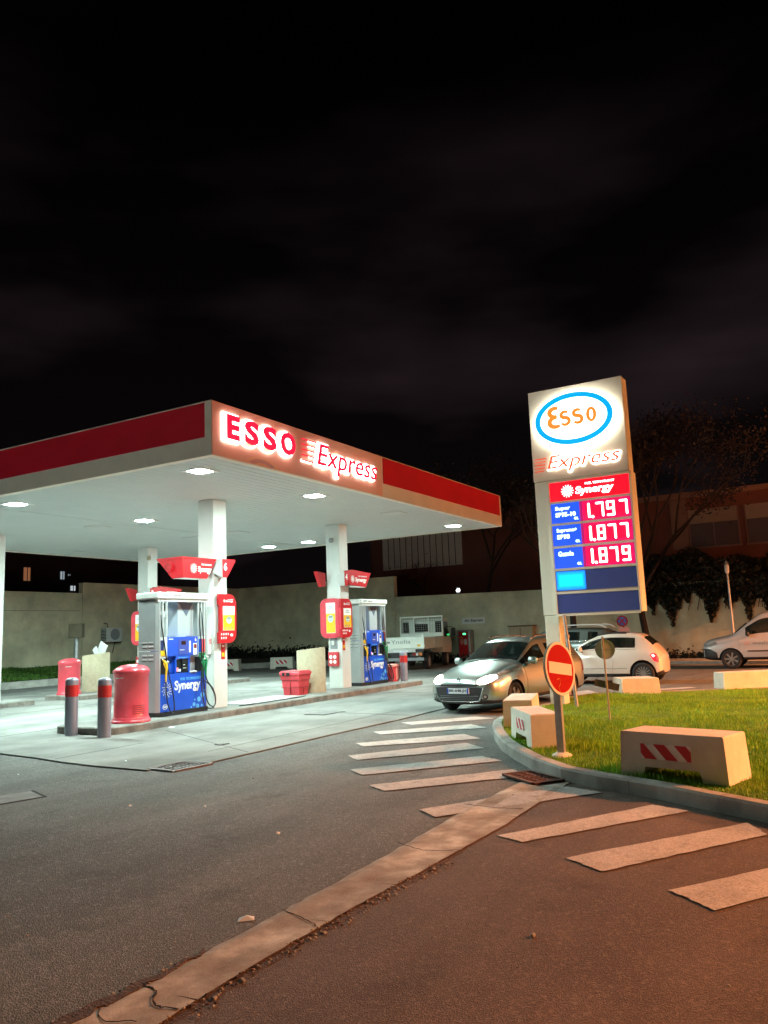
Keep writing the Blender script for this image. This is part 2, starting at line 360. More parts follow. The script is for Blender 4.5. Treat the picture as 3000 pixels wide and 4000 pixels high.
# forecourt slab
PAD = [(7.74,11.34), (7.61,10.34), (7.46,9.58), (7.37,8.84), (7.33,7.8), (7.96,7.9), (7.99,7.44), (9.0,7.42), (11.16,7.42), (12.98,7.36), (14.6,7.42), (24.5,7.6), (25.5,25.6), (8.5,25.6), (8.3,16)]
mb = MB(); mb.prism(PAD, 0.001, .018, 'z'); struct(mb.obj('forecourt_slab', 'pad'))
mb = MB()   # dark joint between slab and road
edge = PAD[-1:]+PAD[:5]
mb.ribbon([Vector(p) for p in edge], .035, .0015, .006, 'z', round_=False)
mb.ribbon([Vector(p) for p in PAD[6:12]], .022, .0015, .006, 'z', round_=False)
for a, b in (((10.58,10.78),(8.9,7.5)), ((7.6,9.9),(9.2,9.9)), ((14.0,10.9),(13.6,7.45)), ((18.6,11.1),(18.6,7.6)), ((8.8,8.15),(14.5,8.2)), ((9.0,13.4),(24,13.4)), ((10,17.5),(24,17.5)), ((14.6,13),(14.6,18.5)), ((19,13.2),(19,18.5))):
    mb.ribbon([Vector(a), Vector(b)], .008, .0185, .0205, 'z', round_=False)
struct(mb.obj('slab_joint', 'hole'))
mb = MB()
for pts in ([(14.6,11.1),(14.0,9.9),(13.7,9.7),(13.5,9.8),(13.9,11.0)],):
    mb.add([(x, y, .0225) for x, y in pts], [tuple(range(len(pts)))])
M_['stain'] = mat('old patched concrete', (.24,.235,.225), .85, var=.4, scale=5)
for pts in ([(13.85,9.95),(14.2,9.55),(13.9,9.1),(13.5,9.35)], [(9.1,11.0),(9.6,10.8),(9.5,10.45),(8.95,10.7)], [(8.95,11.95),(9.3,11.8),(9.2,11.55),(8.9,11.7)], [(16.5,15.6),(18.6,15.9),(18.7,15.3),(16.8,15.1)]):
    mb.add([(x, y, .0225) for x, y in pts], [tuple(range(len(pts)))])
struct(mb.obj('slab_patch', 'stain'))
# road markings
ST = [[(12.58,7.12),(12.32,6.75),(13.49,5.7),(13.71,6.15)], [(11.34,6.94),(11.07,6.63),(12.23,5.32),(12.58,5.76)],
 [(10.12,6.49),(9.86,6.2),(11.01,4.89),(11.42,5.36)], [(9.08,5.96),(8.82,5.65),(10.15,4.46),(10.56,4.92)],
 [(8.18,5.34),(7.91,5.0),(9.27,3.86),(9.53,4.24)], [(7.42,4.61),(7.2,4.3),(8.45,3.22),(8.75,3.52)],
 [(6.58,3.57),(6.37,3.3),(7.83,2.26),(8.0,2.67)], [(5.98,2.57),(5.88,2.32),(7.32,1.38),(7.45,1.71)],
 [(5.6,1.9),(5.39,1.59),(6.73,.73),(7.06,.9)], [(5.17,1.13),(4.93,.84),(6.3,-.1),(6.62,.13)], [(4.8,.42),(4.52,.14),(5.9,-.85),(6.2,-.6)], [(4.4,-.35),(4.15,-.62),(5.5,-1.6),(5.8,-1.35)]]
mb = MB()
for q in ST:
    # ragged hand-laid edges: subdivide each stripe outline and jitter it a little
    out = []
    for a, b in zip(q, q[1:]+q[:1]):
        for k in range(14):
            t = k/14; j = random.uniform(-.008, .008); j2 = random.uniform(-.008, .008)
            out.append((a[0]+(b[0]-a[0])*t+j, a[1]+(b[1]-a[1])*t+j2, .011))
    mb.add(out, [tuple(range(len(out)))])
for q in ([(17.6,5.45),(18.48,5.12),(19.6,5.8),(18.6,6.2)], [(19.4,4.3),(20.3,3.4),(20.6,3.6),(19.7,4.5)], [(19.6,2.9),(20.1,1.2),(20.3,1.25),(19.85,2.95)]):
    mb.add([(x, y, .011) for x, y in q], [(0,1,2,3)])
struct(mb.obj('crosswalk_marking', 'paint'))
# concrete gutter strip crossing the foreground
GL = [(8.5,3.16), (7.0,3.20), (5.13,3.10), (3.95,3.08), (2.83,3.06), (2.46,3.08), (1.0,3.08), (-3,3.08)]
GR = [(8.55,2.70), (7.03,2.66), (6.32,2.64), (4.93,2.68), (4.5,2.71), (3.57,2.73), (2.73,2.71), (1.0,2.7), (-3,2.7)]
def lerp_path(P, x):
    for a, b in zip(P, P[1:]):
        if b[0] <= x <= a[0]:
            t = (x-a[0])/(b[0]-a[0]); return a[1]+(b[1]-a[1])*t
    return P[-1][1]
mb = MB(); xs = [8.5, 7.6, 6.62, 5.5, 4.62, 3.9, 2.85, 2.1, 1.2, .2, -1, -2.4]
for xa, xb in zip(xs, xs[1:]):
    n = 10; top = []; bot = []
    for k in range(n+1):
        x = xa-.006+(xb-xa+.012)*k/n; top.append((x+(.03*math.sin(k*2.3) if k in (0, n) else 0), lerp_path(GL, x)+random.uniform(-.008,.008))); bot.append((x, lerp_path(GR, x)+random.uniform(-.006,.006)))
    for k in range(n):
        a, b, c, d = top[k], top[k+1], bot[k+1], bot[k]
        mid1 = ((a[0]+d[0])/2, (a[1]*.45+d[1]*.55)); mid2 = ((b[0]+c[0])/2, (b[1]*.45+c[1]*.55))
        e1 = (a[0], a[1]-.05); e2 = (b[0], b[1]-.05)
        mb.add([(*a, .008), (*b, .008), (*e2, .014), (*e1, .014), (*mid2, .009), (*mid1, .009), (*c, .012), (*d, .012)], [(0,1,2,3), (3,2,4,5), (5,4,6,7)])
struct(mb.obj('gutter_strip', 'gutter'))
mb = MB()   # cracks across the gutter and broken edge
def crack(pts, wv, z=.0165):
    P = []
    for a, b in zip(pts, pts[1:]):
        for k in range(6):
            t = k/6; P.append(Vector((a[0]+(b[0]-a[0])*t+random.uniform(-.008,.008), a[1]+(b[1]-a[1])*t+random.uniform(-.008,.008))))
    P.append(Vector(pts[-1])); mb.ribbon(P, [wv*random.uniform(.4,1.5) for _ in P], z-.002, z, 'z', round_=False)
crack([(2.86,3.07),(2.83,2.95),(2.72,2.84),(2.74,2.72)], .009)
crack([(3.94,3.08),(3.90,2.95),(3.83,2.77),(3.80,2.74)], .004)
crack([(5.5,3.18),(5.38,2.9),(5.46,2.7)], .003)
crack([(2.6,3.06),(2.52,2.95),(2.58,2.8)], .004)
crack([(6.9,3.25),(6.85,2.95),(6.9,2.7)], .003)
struct(mb.obj('gutter_crack', 'hole'))
mb = MB()   # gravelly trench on the far side of the gutter
L1 = [Vector((x, lerp_path(GR, x)-.03)) for x in np.arange(5.5, -2.5, -.15)]
mb.ribbon(L1, [random.uniform(.035,.085) if p.x < 5.1 else .015 for p in L1], .001, .004, 'z', round_=False)
TR = [Vector((x, lerp_path(GL, x)+random.uniform(-.01,.03))) for x in np.arange(3.3, 1.6, -.07)]
mb.ribbon(TR, [.012+.075*math.sin(PI*k/(len(TR)-1))*random.uniform(.4,1.2) for k in range(len(TR))], .001, .0155, 'z', round_=False)
mb.ribbon([Vector((x, lerp_path(GL, x)+.006)) for x in np.arange(8.3, 1, -.2)], .012, .001, .004, 'z', round_=False)
struct(mb.obj('gravel_edge', 'dirt'))
mb = MB()
for k in range(520):
    if k < 380: x = random.uniform(.5,5.2); y = lerp_path(GR, x)-random.uniform(-.01,.11)
    elif k < 450: x = random.uniform(2.1,3.2); y = lerp_path(GL, x)+random.uniform(-.03,.06)
    else: x = random.uniform(2,9); y = random.uniform(-1,7.5)
    r = random.uniform(.004,.013)*(1 if k < 450 else .8)
    mb.lathe([(r*.3, 0), (r, r*.35), (r*.6, r*.8)], 5, (x, y, .006), mi=random.choice((0,0,1,2)), smooth=False)
tag(mb.obj('gravel', ['kerb', 'dirt', 'gutter']), 'loose gravel and grit along the concrete gutter strip', 'gravel', kind='stuff')

# ------------------------------------------------------------------ grass island and kerb
KB = [(12.6,5.28), (12.2,5.18), (11.66,4.98), (10.97,4.66), (10.09,4.2), (9.49,3.8), (8.85,3.33), (8.3,2.81), (8.02,2.35), (7.72,1.72), (7.42,1.25), (7.13,.76), (6.7,.05), (6.2,-.8), (5.6,-1.9), (4.9,-3.2), (4.0,-5)]
KF = [(16.4,5.32), (17.1,5.0), (17.55,4.2), (18.3,3.0), (19.2,1.4), (20.2,-.5), (21.5,-3), (22.5,-5)]
KT = []
outer = KB[::-1]+KF
def offset(P, d):
    out = []
    for i, p in enumerate(P):
        a = Vector(P[max(i-1,0)]); b = Vector(P[min(i+1,len(P)-1)]); t = (b-a).normalized(); out.append((p[0]+t.y*d, p[1]-t.x*d))
    return out
inner = offset(outer, .14)
mb = MB(); hk = .14
n = len(outer)
for i in range(n-1):
    a, b, c, d = outer[i], outer[i+1], inner[i+1], inner[i]
    ia = ((a[0]*.8+d[0]*.2), (a[1]*.8+d[1]*.2)); ib = ((b[0]*.8+c[0]*.2), (b[1]*.8+c[1]*.2))
    vs = [(*a,0), (*b,0), (*b,hk-.02), (*a,hk-.02), (*ib,hk), (*ia,hk), (*c,hk), (*d,hk), (*c,0), (*d,0)]
    mb.add(vs, [(0,1,2,3), (3,2,4,5), (5,4,6,7), (7,6,8,9)])
struct(mb.obj('kerb', 'kerb'))
mb = MB()   # kerb joints
acc = 0
for i in range(n-1):
    a = Vector(outer[i]); b = Vector(outer[i+1]); c = Vector(inner[i]); d = Vector(inner[i+1]); ln = (b-a).length; s_ = 0
    while acc+ln-s_ > 1.0:
        s_ += 1.0-acc; acc = 0; t = s_/ln; p = a.lerp(b, t); q = c.lerp(d, t); u = (b-a).normalized()*.006; nn = (q-p).normalized()
        e = p-nn*.003
        mb.add([(*(e-u),.0), (*(e+u),.0), (*(e+u),hk-.01), (*(e-u),hk-.01)], [(0,1,2,3)])
        mb.add([(*(p+nn*.02-u),hk+.003), (*(p+nn*.02+u),hk+.003), (*(q+u),hk+.003), (*(q-u),hk+.003)], [(0,1,2,3)])
    acc += ln-s_
struct(mb.obj('kerb_joint', 'mid_grey'))
def inside(p, poly):
    x, y = p; r = False; j = len(poly)-1
    for i in range(len(poly)):
        xi, yi = poly[i]; xj, yj = poly[j]
        if (yi > y) != (yj > y) and x < (xj-xi)*(y-yi)/(yj-yi)+xi: r = not r
        j = i
    return r
mb = MB()
mb.add([(*p, .12) for p in inner], [tuple(range(len(inner)))]); struct(mb.obj('verge', 'turf'))
def grass_field(name, polys, count, hgt, wid, z, m, ymax=None, dens=None, label='', bend=.5):
    V = []; F = []; k = 0; xs_ = [p[0] for p in polys]; ys_ = [p[1] for p in polys]
    x0, x1, y0, y1 = min(xs_), max(xs_), min(ys_), max(ys_)
    while k < count:
        x = random.uniform(x0, x1); y = random.uniform(y0, y1)
        if dens and random.random() > dens(x, y): continue
        if not inside((x, y), polys): continue
        cl = .75+.5*math.sin(x*2.1+1.3*math.sin(y*1.7))*math.sin(y*2.6+x*.7)
        h = hgt*random.uniform(.5, 1.25)*max(.45, cl); a = random.uniform(0, 2*PI); ww = wid*random.uniform(.7, 1.3)
        dx, dy = math.cos(a)*ww, math.sin(a)*ww; t = random.uniform(0, 2*PI); bx, by = math.cos(t)*h*bend*random.random(), math.sin(t)*h*bend*random.random()
        zz = z(x, y) if callable(z) else z
        o = len(V); V += [(x-dx, y-dy, zz), (x+dx, y+dy, zz), (x+dx*.7+bx*.4, y+dy*.7+by*.4, zz+h*.6), (x-dx*.7+bx*.4, y-dy*.7+by*.4, zz+h*.6), (x+bx, y+by, zz+h)]
        F += [(o, o+1, o+2, o+3), (o+3, o+2, o+4)]; k += 1
    me = bpy.data.meshes.new(name); me.from_pydata(V, [], F); me.materials.append(M_[m]); me.update()
    o = bpy.data.objects.new(name, me); C.objects.link(o); return tag(o, label, 'grass', kind='stuff')
inner2 = offset(outer, .16)
def dens_near(x, y):
    if y < -1.6-(x-8)*.1: return 0
    d = math.hypot(x, y); return min(1, (9.0/d)**1.3)
grass_field('grass', inner2, 150000, .066, .0042, .115, 'grass', dens=dens_near, label='unkempt yellow green grass covering the kerbed island')

# ------------------------------------------------------------------ pump islands, drains, covers
def island(name, x0, x1, y0, y1, r, label):
    mb = MB(); p = rrect(x0, x1, y0, y1, r, 8); n = len(p)
    pi = [((a-(x0+x1)/2)*(1-.04/(x1-x0))+(x0+x1)/2, (b-(y0+y1)/2)*(1-.04/(y1-y0))+(y0+y1)/2) for a, b in p]
    vs = [(*q, 0) for q in p]+[(*q, .13) for q in p]+[(*q, .15) for q in pi]
    mb.add(vs, [(i, (i+1)%n, n+(i+1)%n, n+i) for i in range(n)]+[(n+i, n+(i+1)%n, 2*n+(i+1)%n, 2*n+i) for i in range(n)], 0)
    mb.add(vs, [tuple(2*n+i for i in range(n))], 1)
    return struct(mb.obj(name, ['island', 'pad']))
island('pump_island', 9.72, 21.55, 11.24, 12.85, .34, '')
island('pump_island', 15.45, 23.2, 19.2, 20.9, .4, '')
island('pump_island', 10.0, 14.3, 19.45, 20.7, .12, '')
M_['grate_iron'] = mat('drain grate iron', (.20,.17,.16), .6, metal=.4, var=.4, scale=30)
def grate(loc, rz, lx, ly, nx, m, label, group=None):
    t = thing('drain_grate', label, 'drain grate', loc, rz, group)
    MB().box(-lx/2, lx/2, -ly/2, ly/2, .002, .008).obj('pit', 'hole', t)
    mb = MB(); z0, z1 = .008, .028
    for s in (-1, 1):
        mb.box(s*lx/2-.02, s*lx/2+.02, -ly/2, ly/2, z0, z1); mb.box(-lx/2+.02, lx/2-.02, s*ly/2-.02, s*ly/2+.02, z0, z1)
    for k in range(1, nx): x = -lx/2+lx*k/nx; mb.box(x-.009, x+.009, -ly/2+.02, ly/2-.02, z0, z1-.003)
    for k in (1, 2): y = -ly/2+ly*k/3; mb.box(-lx/2+.02, lx/2-.02, y-.011, y+.011, z0, z1-.006)
    mb.obj('grid', m, t); return t
grate((7.72, 7.62, -.006), R(-6), .62, .5, 10, 'grate_iron', 'grey slotted drain grate at the corner of the forecourt slab')
grate((8.3, 3.12, .006), R(52), .62, .36, 8, 'rust', 'rusty drain grate at the foot of the island kerb')
def cover(pts, label, m='iron', z=.008):
    t = thing('manhole_cover', label, 'manhole cover', (pts[0][0], pts[0][1], 0), world=True)
    cx = sum(p[0] for p in pts)/4; cy = sum(p[1] for p in pts)/4
    mb = MB(); mb.prism([(cx+(x-cx)*1.12, cy+(y-cy)*1.12) for x, y in pts], .002, z-.003, 'z'); mb.obj('frame', 'hole', t)
    mb = MB(); mb.prism(pts, z-.002, z, 'z')
    mb.obj('lid', m, t); return t
cover([(5.3,8.3),(5.92,8.12),(5.75,7.68),(5.1,7.85)], 'concrete-filled cover sunk in the asphalt left of the crosswalk', 'stain')
cover([(13.38,9.75),(13.95,9.68),(13.98,9.25),(13.36,9.3)], 'dark square cover in the slab before the red crate island', z=.028)
cover([(9.35,8.52),(9.5,8.5),(9.5,8.38),(9.34,8.4)], 'tiny dark cap set in the slab near its road edge', z=.028)
t = thing('cover_plate', 'long silver checker plate lying on the front pump island', 'plate', (13.9,11.7,.15), world=True)
mb = MB(); mb.box(13.75, 15.95, 11.62, 12.5, .152, .166); mb.obj('plate', 'steel', t)
mb = MB()
for k in range(26): x = 13.8+k*.083; mb.box(x, x+.012, 11.65, 12.47, .166, .1685)
mb.obj('rib', 'light_grey', t)
mb = MB(); mb.tube([(13.45,11.55,.165),(14.0,11.48,.162),(14.7,11.53,.162),(15.4,11.5,.162),(15.9,11.6,.162)], .012, 6)
tag(mb.obj('hose', 'hose'), 'thin black hose lying along the front island edge', 'hose')

# ================================================================== CANOPY
CX0, CX1, CY0, CY1, CZ0, CZ1 = 9.66, 22.3, 8.84, 23.1, 4.6, 5.54
can = thing('station_canopy', 'large flat canopy over the pumps with red fascia and lit red lettering', 'canopy', (16,16,0), world=True)
mb = MB(); mb.box(CX0+.05, CX1-.05, CY0+.05, CY1-.05, CZ1-.12, CZ1-.06); mb.obj('roof', 'mid_grey', can)
mb = MB()   # soffit of narrow planks: tiny real grooves
x = CX0+.06
ys = [CY0+.06, 15.975, 16.01, CY1-.06]
for (ya, yb) in ((ys[0], ys[1]), (ys[2], ys[3])):
    y = ya
    while y < yb-.01:
        y2 = min(y+.2, yb); mb.box(CX0+.06, CX1-.06, y, y2-.010, CZ0+.02, CZ0+.05); y = y2
mb.obj('soffit', 'soffit', can)
mb = MB()
z = CZ0
mb.box(CX0, CX1, CY0, CY0+.06, CZ0, CZ1-.002); mb.box(CX0, CX1, CY1-.06, CY1, CZ0, CZ1-.002)
mb.box(CX0, CX0+.06, CY0+.06, CY1-.06, CZ0, CZ1-.002); mb.box(CX1-.06, CX1, CY0+.06, CY1-.06, CZ0, CZ1-.002)
for (xa, xb, ya, yb) in ((CX0+.06, CX0+.14, CY0+.06, CY1-.06), (CX1-.14, CX1-.06, CY0+.06, CY1-.06)): mb.box(xa, xb, ya, yb, CZ0+.003, CZ0+.018)
mb.box(CX0+.14, CX1-.14, CY0+.06, CY0+.14, CZ0+.003, CZ0+.018)
mb.obj('fascia_board', 'beige_fascia', can)
def redp(*a):
    mb = MB(); mb.box(*a); mb.obj('red_fascia_panel', 'red_fascia', can)
redp(15.27, 22.16, CY0-.012, CY0-.001, 4.92, 5.51)
redp(CX0-.012, CX0-.001, 8.98, 15.9, 4.92, 5.51)
redp(CX0-.012, CX0-.001, 15.91, 23.0, 4.92, 5.51)
redp(CX1+.001, CX1+.012, 8.98, 23.0, 4.92, 5.51)
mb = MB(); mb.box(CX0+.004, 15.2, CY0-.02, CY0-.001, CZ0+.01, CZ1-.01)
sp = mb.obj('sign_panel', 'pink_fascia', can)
M_['ghost'] = mat('ghost of an older sign', (.78,.50,.33), .5); M_['ghost2'] = mat('ghost line of an older sign', (.58,.34,.33), .5)
def clipz(P, zmin): return [(x, max(z, zmin)) for x, z in P]
mb = MB(); mb.prism(clipz(ell(10.95, 4.36, .62, .42, 40), 4.612), CY0-.0205, CY0-.023, 'y'); mb.obj('faded_print', 'ghost', can)
mb = MB()
o1 = [p for p in ell(10.95, 4.36, .56, .37, 60) if p[1] > 4.612]; i1 = [p for p in ell(10.95, 4.36, .47, .30, 60) if p[1] > 4.612]
for k in range(len(o1)-1):
    j = min(k, len(i1)-2); jj = int(k*(len(i1)-1)/(len(o1)-1)); j2 = int((k+1)*(len(i1)-1)/(len(o1)-1))
    if abs(o1[k][0]-o1[k+1][0]) < .2: mb.prism([o1[k], o1[k+1], i1[j2], i1[jj]] if jj != j2 else [o1[k], o1[k+1], i1[jj]], CY0-.0235, CY0-.0255, 'y')
mb.obj('faded_print', 'ghost2', can)
# lit lettering: red faces standing in front of white glowing letter trays
M_['halo'] = emis('white glowing tray', (1,.97,.86), 4.5)
M_['halo2'] = emis('white glowing tray bright', (1,.95,.80), 3.0)
M_['red_lit'] = emis('lit red letter face', (.85,.005,.05), .66, base=(.6,.01,.03))
def lit(body, x0, z0, wd, ht, plane, depth, parent, grow, face='red_lit', bold=0, shear=0, tray=.035, gap=.085, back='halo', boldb=.05):
    f = text_mesh(body, x0, z0, wd, ht, plane, depth-gap, .012, face, parent, 'letters', bold=bold, shear=shear)
    s = 1 if plane == 'y' else -1
    b = text_mesh(body, x0-s*grow, z0-grow, wd+2*grow, ht+2*grow, plane, depth-.002, tray, back, f, 'glowing_tray', bold=bold+boldb, shear=shear)
    return f
for ch, xa, xb, za, zb in (('E',10.04,10.37,4.955,5.385), ('S',10.50,10.89,4.95,5.385), ('S',11.01,11.40,4.95,5.39), ('O',11.52,11.98,4.95,5.39)):
    k_ = .9885; lit(ch, xa*k_, 1.6+(za-1.6)*k_, (xb-xa)*k_, (zb-za)*k_, 'y', CY0-.02, can, .04, bold=.05, boldb=.05)
lit('Express', 12.57, 4.765, 2.29, .575, 'y', CY0-.02, can, .035, bold=.006, shear=.22, gap=.07, boldb=.045)
for k in range(5):
    z = 5.34-.105*k; mb = MB(); mb.box(12.1, 12.58-.03*k, CY0-.075, CY0-.062, z-.010, z+.010); st = mb.obj('speed_line', 'red_lit', can)
    mb = MB(); mb.box(12.12+(.25 if k < 4 else 0), 12.56-.03*k, CY0-.05, CY0-.022, z-.022, z+.018); mb.obj('glowing_tray', 'halo2', st)
# columns
COLS = [(12.94,13.36,11.8,12.24), (18.25,18.67,12.05,12.49), (12.98,13.40,19.7,20.14), (18.30,18.72,19.5,19.94)]
for i, (a, b, c, d) in enumerate(COLS):
    mb = MB(); mb.box(a, b, c, d, .15, CZ0+.019, bev=.012); mb.obj('column', 'column_white', can)
# lamps
M_['lens'] = emis('lamp lens', (.74,1,.92), LAMP_W)
LP = [(10.55,9.92),(14.1,9.91),(21.1,9.88),(10.55,15.2),(14.1,15.15),(21.15,15.15),(21.2,16.85),(21.3,22.0),(10.6,16.85),(10.6,22.0),(14.1,22.0)]
for x, y in LP:
    mb = MB()
    for s in (-1, 1):
        mb.box(x+s*.17, x+s*.25, y-.25, y+.25, CZ0+.003, CZ0+.018); mb.box(x-.17, x+.17, y+s*.17, y+s*.25, CZ0+.003, CZ0+.018)
    fr = mb.obj('ceiling_lamp', 'white_panel', can)
    mb = MB(); p = rrect(x-.165, x+.165, y-.165, y+.165, .04, 3); n = len(p); q = rrect(x-.11, x+.11, y-.11, y+.11, .03, 3)
    mb.add([(*a, CZ0+.012) for a in p]+[(*a, CZ0+.001) for a in q], [(i, (i+1)%n, n+(i+1)%n, n+i) for i in range(n)]+[tuple(range(n, 2*n))])
    mb.obj('lens', 'lens', fr)
for x, y in ((17.6,9.9),(17.55,15.1),(14.05,16.8),(17.6,16.8),(17.7,22.0)):
    mb = MB()
    for s in (-1, 1):
        mb.box(x+s*.24, x+s*.255, y-.255, y+.255, CZ0+.004, CZ0+.018); mb.box(x-.24, x+.24, y+s*.24, y+s*.255, CZ0+.004, CZ0+.018)
    mb.box(x-.235, x+.235, y-.235, y+.235, CZ0+.006, CZ0+.018)
    mb.obj('blank_hatch', 'light_grey', can)

# ------------------------------------------------------------------ signs and boards on the columns
def synergy(parent, x0, z0, w_, h_, plane, d, mcol='white', mtop='white', logo=True, thick=.006):
    # logo + small upper line + big word
    s = 1 if plane == 'y' else -1
    if logo:
        mb = MB(); ax = 'y' if plane == 'y' else 'x'
        burst(mb, x0+s*h_*.5, z0+h_*.48, h_*.5, d-thick, d, ax, n=14)
        cx = x0+s*h_*.5; ring(mb, cx, z0+h_*.48, h_*.13, h_*.13, h_*.07, h_*.07, d-thick, d, ax, n=16)
        mb.obj('logo', mcol, parent)
        xs = x0+s*h_*1.12; ww = w_-h_*1.12
    else: xs = x0; ww = w_
    text_mesh('Synergy', xs, z0, ww*.97, h_*.74, plane, d, thick, mcol, parent, 'lettering', bold=.03, shear=.12)
    text_mesh('FUEL TECHNOLOGY', xs+s*ww*.26, z0+h_*.82, ww*.74, h_*.17, plane, d, thick, mtop, parent, 'lettering', bold=.02)
t = thing('pump_number_sign', 'red wedge sign with Synergy logo over the near silver pump', 'sign', (12.9,12,0), world=True)
TB = (11.90, 12.90, 11.69, 12.40, 3.27); BB = (11.92, 12.62, 11.69, 12.0, 2.86)
mb = MB(); a = TB; b = BB
vs = [(a[0],a[2],a[4]), (a[1],a[2],a[4]), (a[1],a[3],a[4]), (a[0],a[3],a[4]), (b[0],b[2],b[4]), (b[1],b[2],b[4]), (b[1],b[3],b[4]), (b[0],b[3],b[4])]
mb.add(vs, [(0,1,2,3), (0,4,5,1), (1,5,6,2), (3,2,6,7), (0,3,7,4)], 0); mb.add([(p[0],p[1],p[2]-.004) for p in vs], [(4,7,6,5)], 1)
mb.box(a[0]-.01, a[1]+.01, a[2]-.01, a[3]+.01, a[4]-.012, a[4]+.022, 0)
mb.obj('box', ['red', 'light_grey'], t)
synergy(t, 12.12, 2.96, .64, .21, 'y', 11.689)
mb = MB(); mb.cyl((11.915,12.06,3.10), (11.88,12.06,3.10), .095, n=24); mb.obj('roundel', 'red', t)
mb = MB(); ring(mb, 12.06, 3.10, .085, .06, .075, .05, 11.8755, 11.8795, 'x', n=24); mb.obj('roundel_ring', 'dark_red', t)
def number_sign(x0, x1, xb, y, z0, z1, num, label, xm=None):
    t = thing('pump_number_sign', label, 'sign', (x0, y, 0), world=True)
    d = .17
    mb = MB(); top = [(x0,z1), (x1,z1), (x1,z1-.05), (xb,z0), (x0+.005,z0)]
    mb.prism(top, y, y+d, 'y', 1); mb.prism([(p[0],p[1]) for p in top], y-.012, y-.0005, 'y', 0)
    mb.add([(x0-.001,y,z1), (x0-.11,y+d,(z0+z1)/2+.1), (x0-.11,y+d,(z0+z1)/2-.1), (x0-.001,y,z0)], [(0,1,2,3)], 1)
    mb.obj('box', ['red', 'light_grey'], t)
    text_mesh(num, x0+.035, z0+.15, .1, .17, 'y', y-.0125, .004, 'white', t, 'number', bold=.03)
    return t
number_sign(13.02, 13.42, 13.16, 11.62, 2.90, 3.30, '6', 'small red wedge sign numbered 6 on the nearest column')
def wing(x, y, num, label, lab2, g=None):
    number_sign(x-.12, x+.13, x+.02, y-.19, 2.90, 3.28, num, label)
    t = thing('pump_name_sign', lab2, 'sign', (x, y, 0), world=True)
    mb = MB(); mb.prism([(x+.10,3.32), (x+.34,3.35), (x+1.30,3.29), (x+1.02,2.88), (x+.16,2.93)], y-.17, y-.03, 'y', 0)
    mb.box(x+.18, x+1.0, y-.165, y-.035, 2.872, 2.9, 1)
    mb.obj('box', ['red', 'light_grey'], t)
    synergy(t, x+.22, 2.99, .86, .21, 'y', y-.171)
    t = thing('pump_name_sign', lab2.replace('right', 'left').replace('facing the road', 'facing away'), 'sign', (x-.3, y, 0), world=True)
    mb = MB(); mb.prism([(x-.42,3.32), (x-.03,3.28), (x-.03,2.93), (x-.2,2.9)], y+.5, y+.62, 'y', 0); mb.obj('box', 'red', t)
wing(18.3, 12.05, '4', 'small red wedge sign numbered 4 on the far right column', 'red Synergy wing sign on the right of the column numbered 4')
wing(18.35, 19.5, '2', 'small red wedge sign numbered 2 on the back column', 'red Synergy wing sign on the right of the back column numbered 2')
def flag_board(x, y, label, zb=1.5):
    # flat board on the road side of a column: square left edge, rounded right edge
    t = thing('advert_board', label, 'advert board', (x, y, 0), world=True)
    P = [(x+.06,zb+1.05), (x+.40,zb+1.05)]
    for k in range(7): a = R(90-90*k/6); P.append((x+.40+.22*math.cos(a), zb+.80+.25*math.sin(a)))
    for k in range(7): a = R(-90*k/6); P.append((x+.40+.22*math.cos(a), zb+.22+.22*math.sin(a)))
    P += [(x+.06,zb), (x+.06,zb+.22), (x+.10,zb+.25), (x+.10,zb+.78), (x+.06,zb+.82)]
    mb = MB(); mb.prism(P, y-.09, y-.03, 'y'); mb.obj('board', 'red', t)
    mb = MB(); mb.box(x+.185, x+.555, y-.095, y-.0905, zb+.27, zb+.79, 0); po = mb.obj('poster', 'white', t)
    mb = MB(); mb.box(x+.19, x+.55, y-.0985, y-.0955, zb+.28, zb+.60, 0); mb.obj('yellow_field', 'yellow', po)
    mb = MB(); mb.prism(ell(x+.37, zb+.49, .085, .075, 20), y-.102, y-.099, 'y', 0); mb.box(x+.31, x+.43, y-.1045, y-.1025, zb+.5, zb+.56, 1); mb.box(x+.33, x+.41, y-.1045, y-.1025, zb+.45, zb+.465, 1); mb.obj('car_picture', ['pale_blue', 'mid_grey'], po)
    mb = MB(); mb.box(x+.31, x+.44, y-.0985, y-.0955, zb+.72, zb+.735); mb.box(x+.29, x+.46, y-.0985, y-.0955, zb+.67, zb+.685)
    for k in range(3): mb.box(x+.24+.09*k, x+.29+.09*k, y-.102, y-.099, zb+.31, zb+.335)
    mb.obj('print', 'mid_grey', po)
    synergy(t, x+.2, zb+.87, .32, .07, 'y', y-.0905, thick=.004)
    mb = MB()
    for k in range(7): cx = x+.14+.07*(k % 4); cz = zb+.19-.08*(k//4); mb.prism(ell(cx, cz, .018, .024, 10), y-.094, y-.0905, 'y')
    mb.prism(ell(x+.46, zb+.17, .045, .03, 12), y-.094, y-.0905, 'y'); mb.obj('icons', 'white', t)
    return t
flag_board(12.94, 11.80, 'red board with car poster on the front of the nearest column')
flag_board(18.05, 12.05, 'narrow red board beside the rounded advert box on the far right column')
